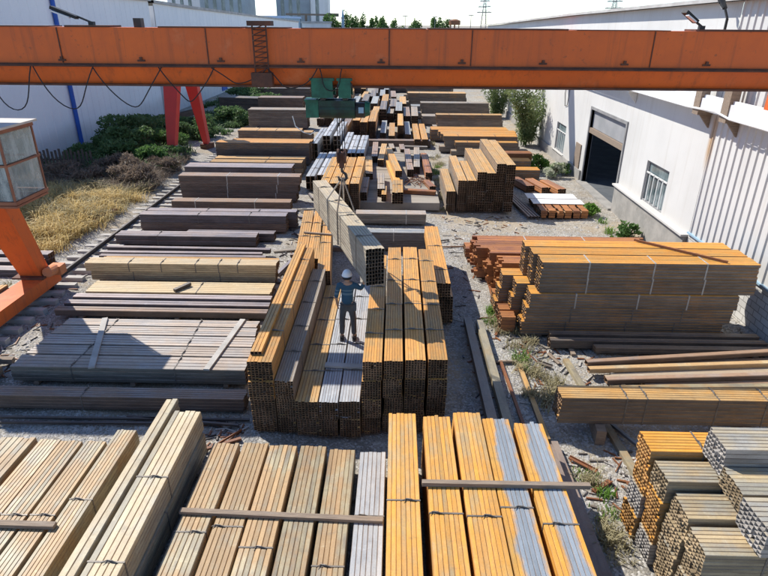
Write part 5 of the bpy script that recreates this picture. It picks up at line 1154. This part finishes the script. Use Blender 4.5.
lanes = [(1.9, 4.0, 9.5, 16), (2.0, 4.2, 16, 23), (3.4, 5.4, 11.8, 14.2), (3.4, 5.6, 8.0, 9.8), (-4.2, -3.3, 9.4, 10.6), (-4.4, -3.6, 17, 28), (-10.8, -9.8, 10.5, 15), (2.2, 6.0, 22, 26), (-11.2, -10.7, 15, 30), (9.0, 10.3, 13.5, 19)]
litter(210, lanes, 'rust', 'rusty metal scraps and wire ends littering the gravel lanes', 31)
litter(240, lanes, 'sleeper', 'pale splinters and paper scraps littering the gravel lanes', 32)
litter(240, lanes, 'dark', 'dark offcuts and chips littering the gravel lanes', 33)
tag(mb.build('gravel', M['stone']), 'loose grey gravel stones over the yard', 'gravel', kind='stuff')

# ---------------------------------------------------------------- background beyond the yard
def far_box(name, label, x0, x1, y0, y1, h, mat, wins=True, roofmat='roof', cat='building', group=None):
    t = thing(name, label, cat, ((x0+x1)/2, (y0+y1)/2, 0), (0, 0, 0), group); w = (x1-x0)/2; d = (y1-y0)/2
    mb = MB(); mb.box(-w, w, -d, d, 0, h); mb.build('wall', M[mat], t)
    mb = MB(); mb.box(-w-.3, w+.3, -d-.3, d+.3, h, h+.5); mb.build('roof', M[roofmat], t)
    if wins:
        k = -w+1.5
        while k < w-2:
            mb = MB(); mb.box(k, k+1.1, -d-.06, -d-.01, 2, h-.8); mb.build('window', M['glass'], t); k += 2.6
    return t
far_box('office_block', 'grey blue glazed block behind the left sheds', -62, -48, 200, 215, 15.5, 'towergrey')
far_box('office_block', 'taller pale block left of the grey blue glazed one', -74, -63, 205, 220, 16.5, 'white')
far_box('factory_hall', 'pale hall with light blue roof beyond the left sheds', -46, -27, 150, 175, 8.9, 'bluewall', False, 'blueroof')
far_box('factory_tower', 'grey blue plant tower rising beyond the light blue roof', -40, -29, 210, 222, 17, 'towergrey')
far_box('factory_tower', 'slim white plant tower beside the grey blue one', -28, -22.5, 205, 212, 15.5, 'white')
far_box('factory_hall', 'white hall below the plant towers', -27, -19, 178, 190, 7.8, 'white', False)
rr = random.Random(3)
kinds = ['rounded', 'ragged', 'low spreading', 'slim', 'dense', 'pale', 'bushy', 'lopsided', 'small', 'twin topped', 'broad', 'scrubby']
for i, (x, h) in enumerate(((-18, 9.3), (-15.2, 10.2), (-12.6, 9.0), (-10, 9.5), (-7.4, 9.4), (-4.6, 9.2), (-1.5, 8.7), (6.0, 8.9), (10.5, 9.0), (13.5, 8.6), (-21, 9.5), (3, 8.4))):
    shrub('tree', '%s tree on the horizon above the girder, %s from the plant towers' % (kinds[i], ('second', 'third', 'fourth', 'fifth', 'sixth', 'seventh', 'eighth', 'tenth', 'eleventh', 'last', 'first', 'ninth')[i]), 'tree', (x, 185+rr.uniform(-5, 5), 0), 2.6, h, 1500, .36, 'leaf', 80+i, 12, 'trees along the horizon', True)
def pylon(label, x, y, h):
    t = thing('pylon', label, 'pylon', (x, y, 0), (0, 0, 0), 'power pylons on the horizon'); mb = MB(); b = h*.09
    L = [Vector((sx*b, sy*b, 0)) for sx in (-1, 1) for sy in (-1, 1)]; T = [Vector((sx*.4, sy*.4, h)) for sx in (-1, 1) for sy in (-1, 1)]
    for a, c in zip(L, T): mb.bar(a, c, .25, .25)
    k = 0; z = 0
    for s in np.linspace(.05, .95, 10):
        q = [a.lerp(c, s) for a, c in zip(L, T)]; s2 = min(1, s+.1); q2 = [a.lerp(c, s2) for a, c in zip(L, T)]
        for i, j in ((0, 1), (1, 3), (3, 2), (2, 0)): mb.bar(q[i], q[j], .14, .14); mb.bar(q[i], q2[j], .12, .12)
    mb.build('lattice', M['frame'], t)
    mb = MB()
    for s, wd in ((.62, .2), (.76, .17), (.9, .13)): mb.bar((-wd*h, 0, h*s), (wd*h, 0, h*s+.2), .3, .5); mb.bar((-wd*h, 0, h*s), (0, 0, h*s+1.6), .16, .16); mb.bar((wd*h, 0, h*s), (0, 0, h*s+1.6), .16, .16)
    mb.build('crossarm', M['frame'], t)
pylon('steel lattice pylon on the horizon left of the roof line', 24.1*2.2, 180*2.2, 22.5)
pylon('steel lattice pylon partly hidden by the roof line at right', 60*2.2, 180*2.2, 27)
for i, (x, h, lab) in enumerate(((2.0, 9.9, 'slim lamp pole on the horizon near the centre'), (15.0, 9.0, 'short pole by the red tank on the horizon'), (20.5, 10.2, 'thin mast on the horizon near the pylon'), (10.4, 9.7, 'thin mast among the far trees'))):
    t = thing('pole', lab, 'pole', (x, 180, 0)); mb = MB(); mb.tube([(0, 0, 0), (0, 0, h)], [.16, .08], 6); mb.build('shaft', M['frame'], t); mb = MB(); mb.bar((-.7, 0, h-.1), (.7, 0, h-.1), .18, .18); mb.build('crossarm', M['frame'], t)
t = thing('chimney', 'slim pointed grey chimney stack on the horizon', 'chimney', (-15.8, 182, 0)); mb = MB(); mb.tube([(0, 0, 0), (0, 0, 9.2), (0, 0, 11.4)], [.6, .42, .12], 10); mb.build('shaft', M['bluewall'], t); mb = MB(); mb.tube([(0, 0, 9.1), (0, 0, 9.35)], .55, 10); mb.build('collar', M['frame'], t)
t = thing('water_tank', 'round red water tank on legs on the horizon', 'tank', (16.0, 180, 0)); mb = MB(); mb.tube([(0, 0, 7.6), (0, 0, 8.7), (0, 0, 9.1)], [1.6, 1.6, .5], 16); mb.build('tank', M['rust'], t); mb = MB()
for a in range(4): mb.tube([(math.cos(a*1.57)*1.2, math.sin(a*1.57)*1.2, 0), (math.cos(a*1.57)*1.2, math.sin(a*1.57)*1.2, 7.6)], .12, 6)
mb.build('leg_frame', M['rust'], t)
t = thing('tower_crane', 'yellow crane jib reaching out from the plant towers', 'crane', (-27.5, 190, 0)); mb = MB(); mb.tube([(0, 0, 0), (0, 0, 10.0)], .4, 6); mb.build('mast', M['ochre'], t); mb = MB(); mb.bar((-6, 0, 10.2), (9.5, 0, 10.0), .5, .5); mb.bar((6.6, 0, 10.1), (9.8, 0, 10.0), .8, .9); mb.build('jib', M['ochre'], t)
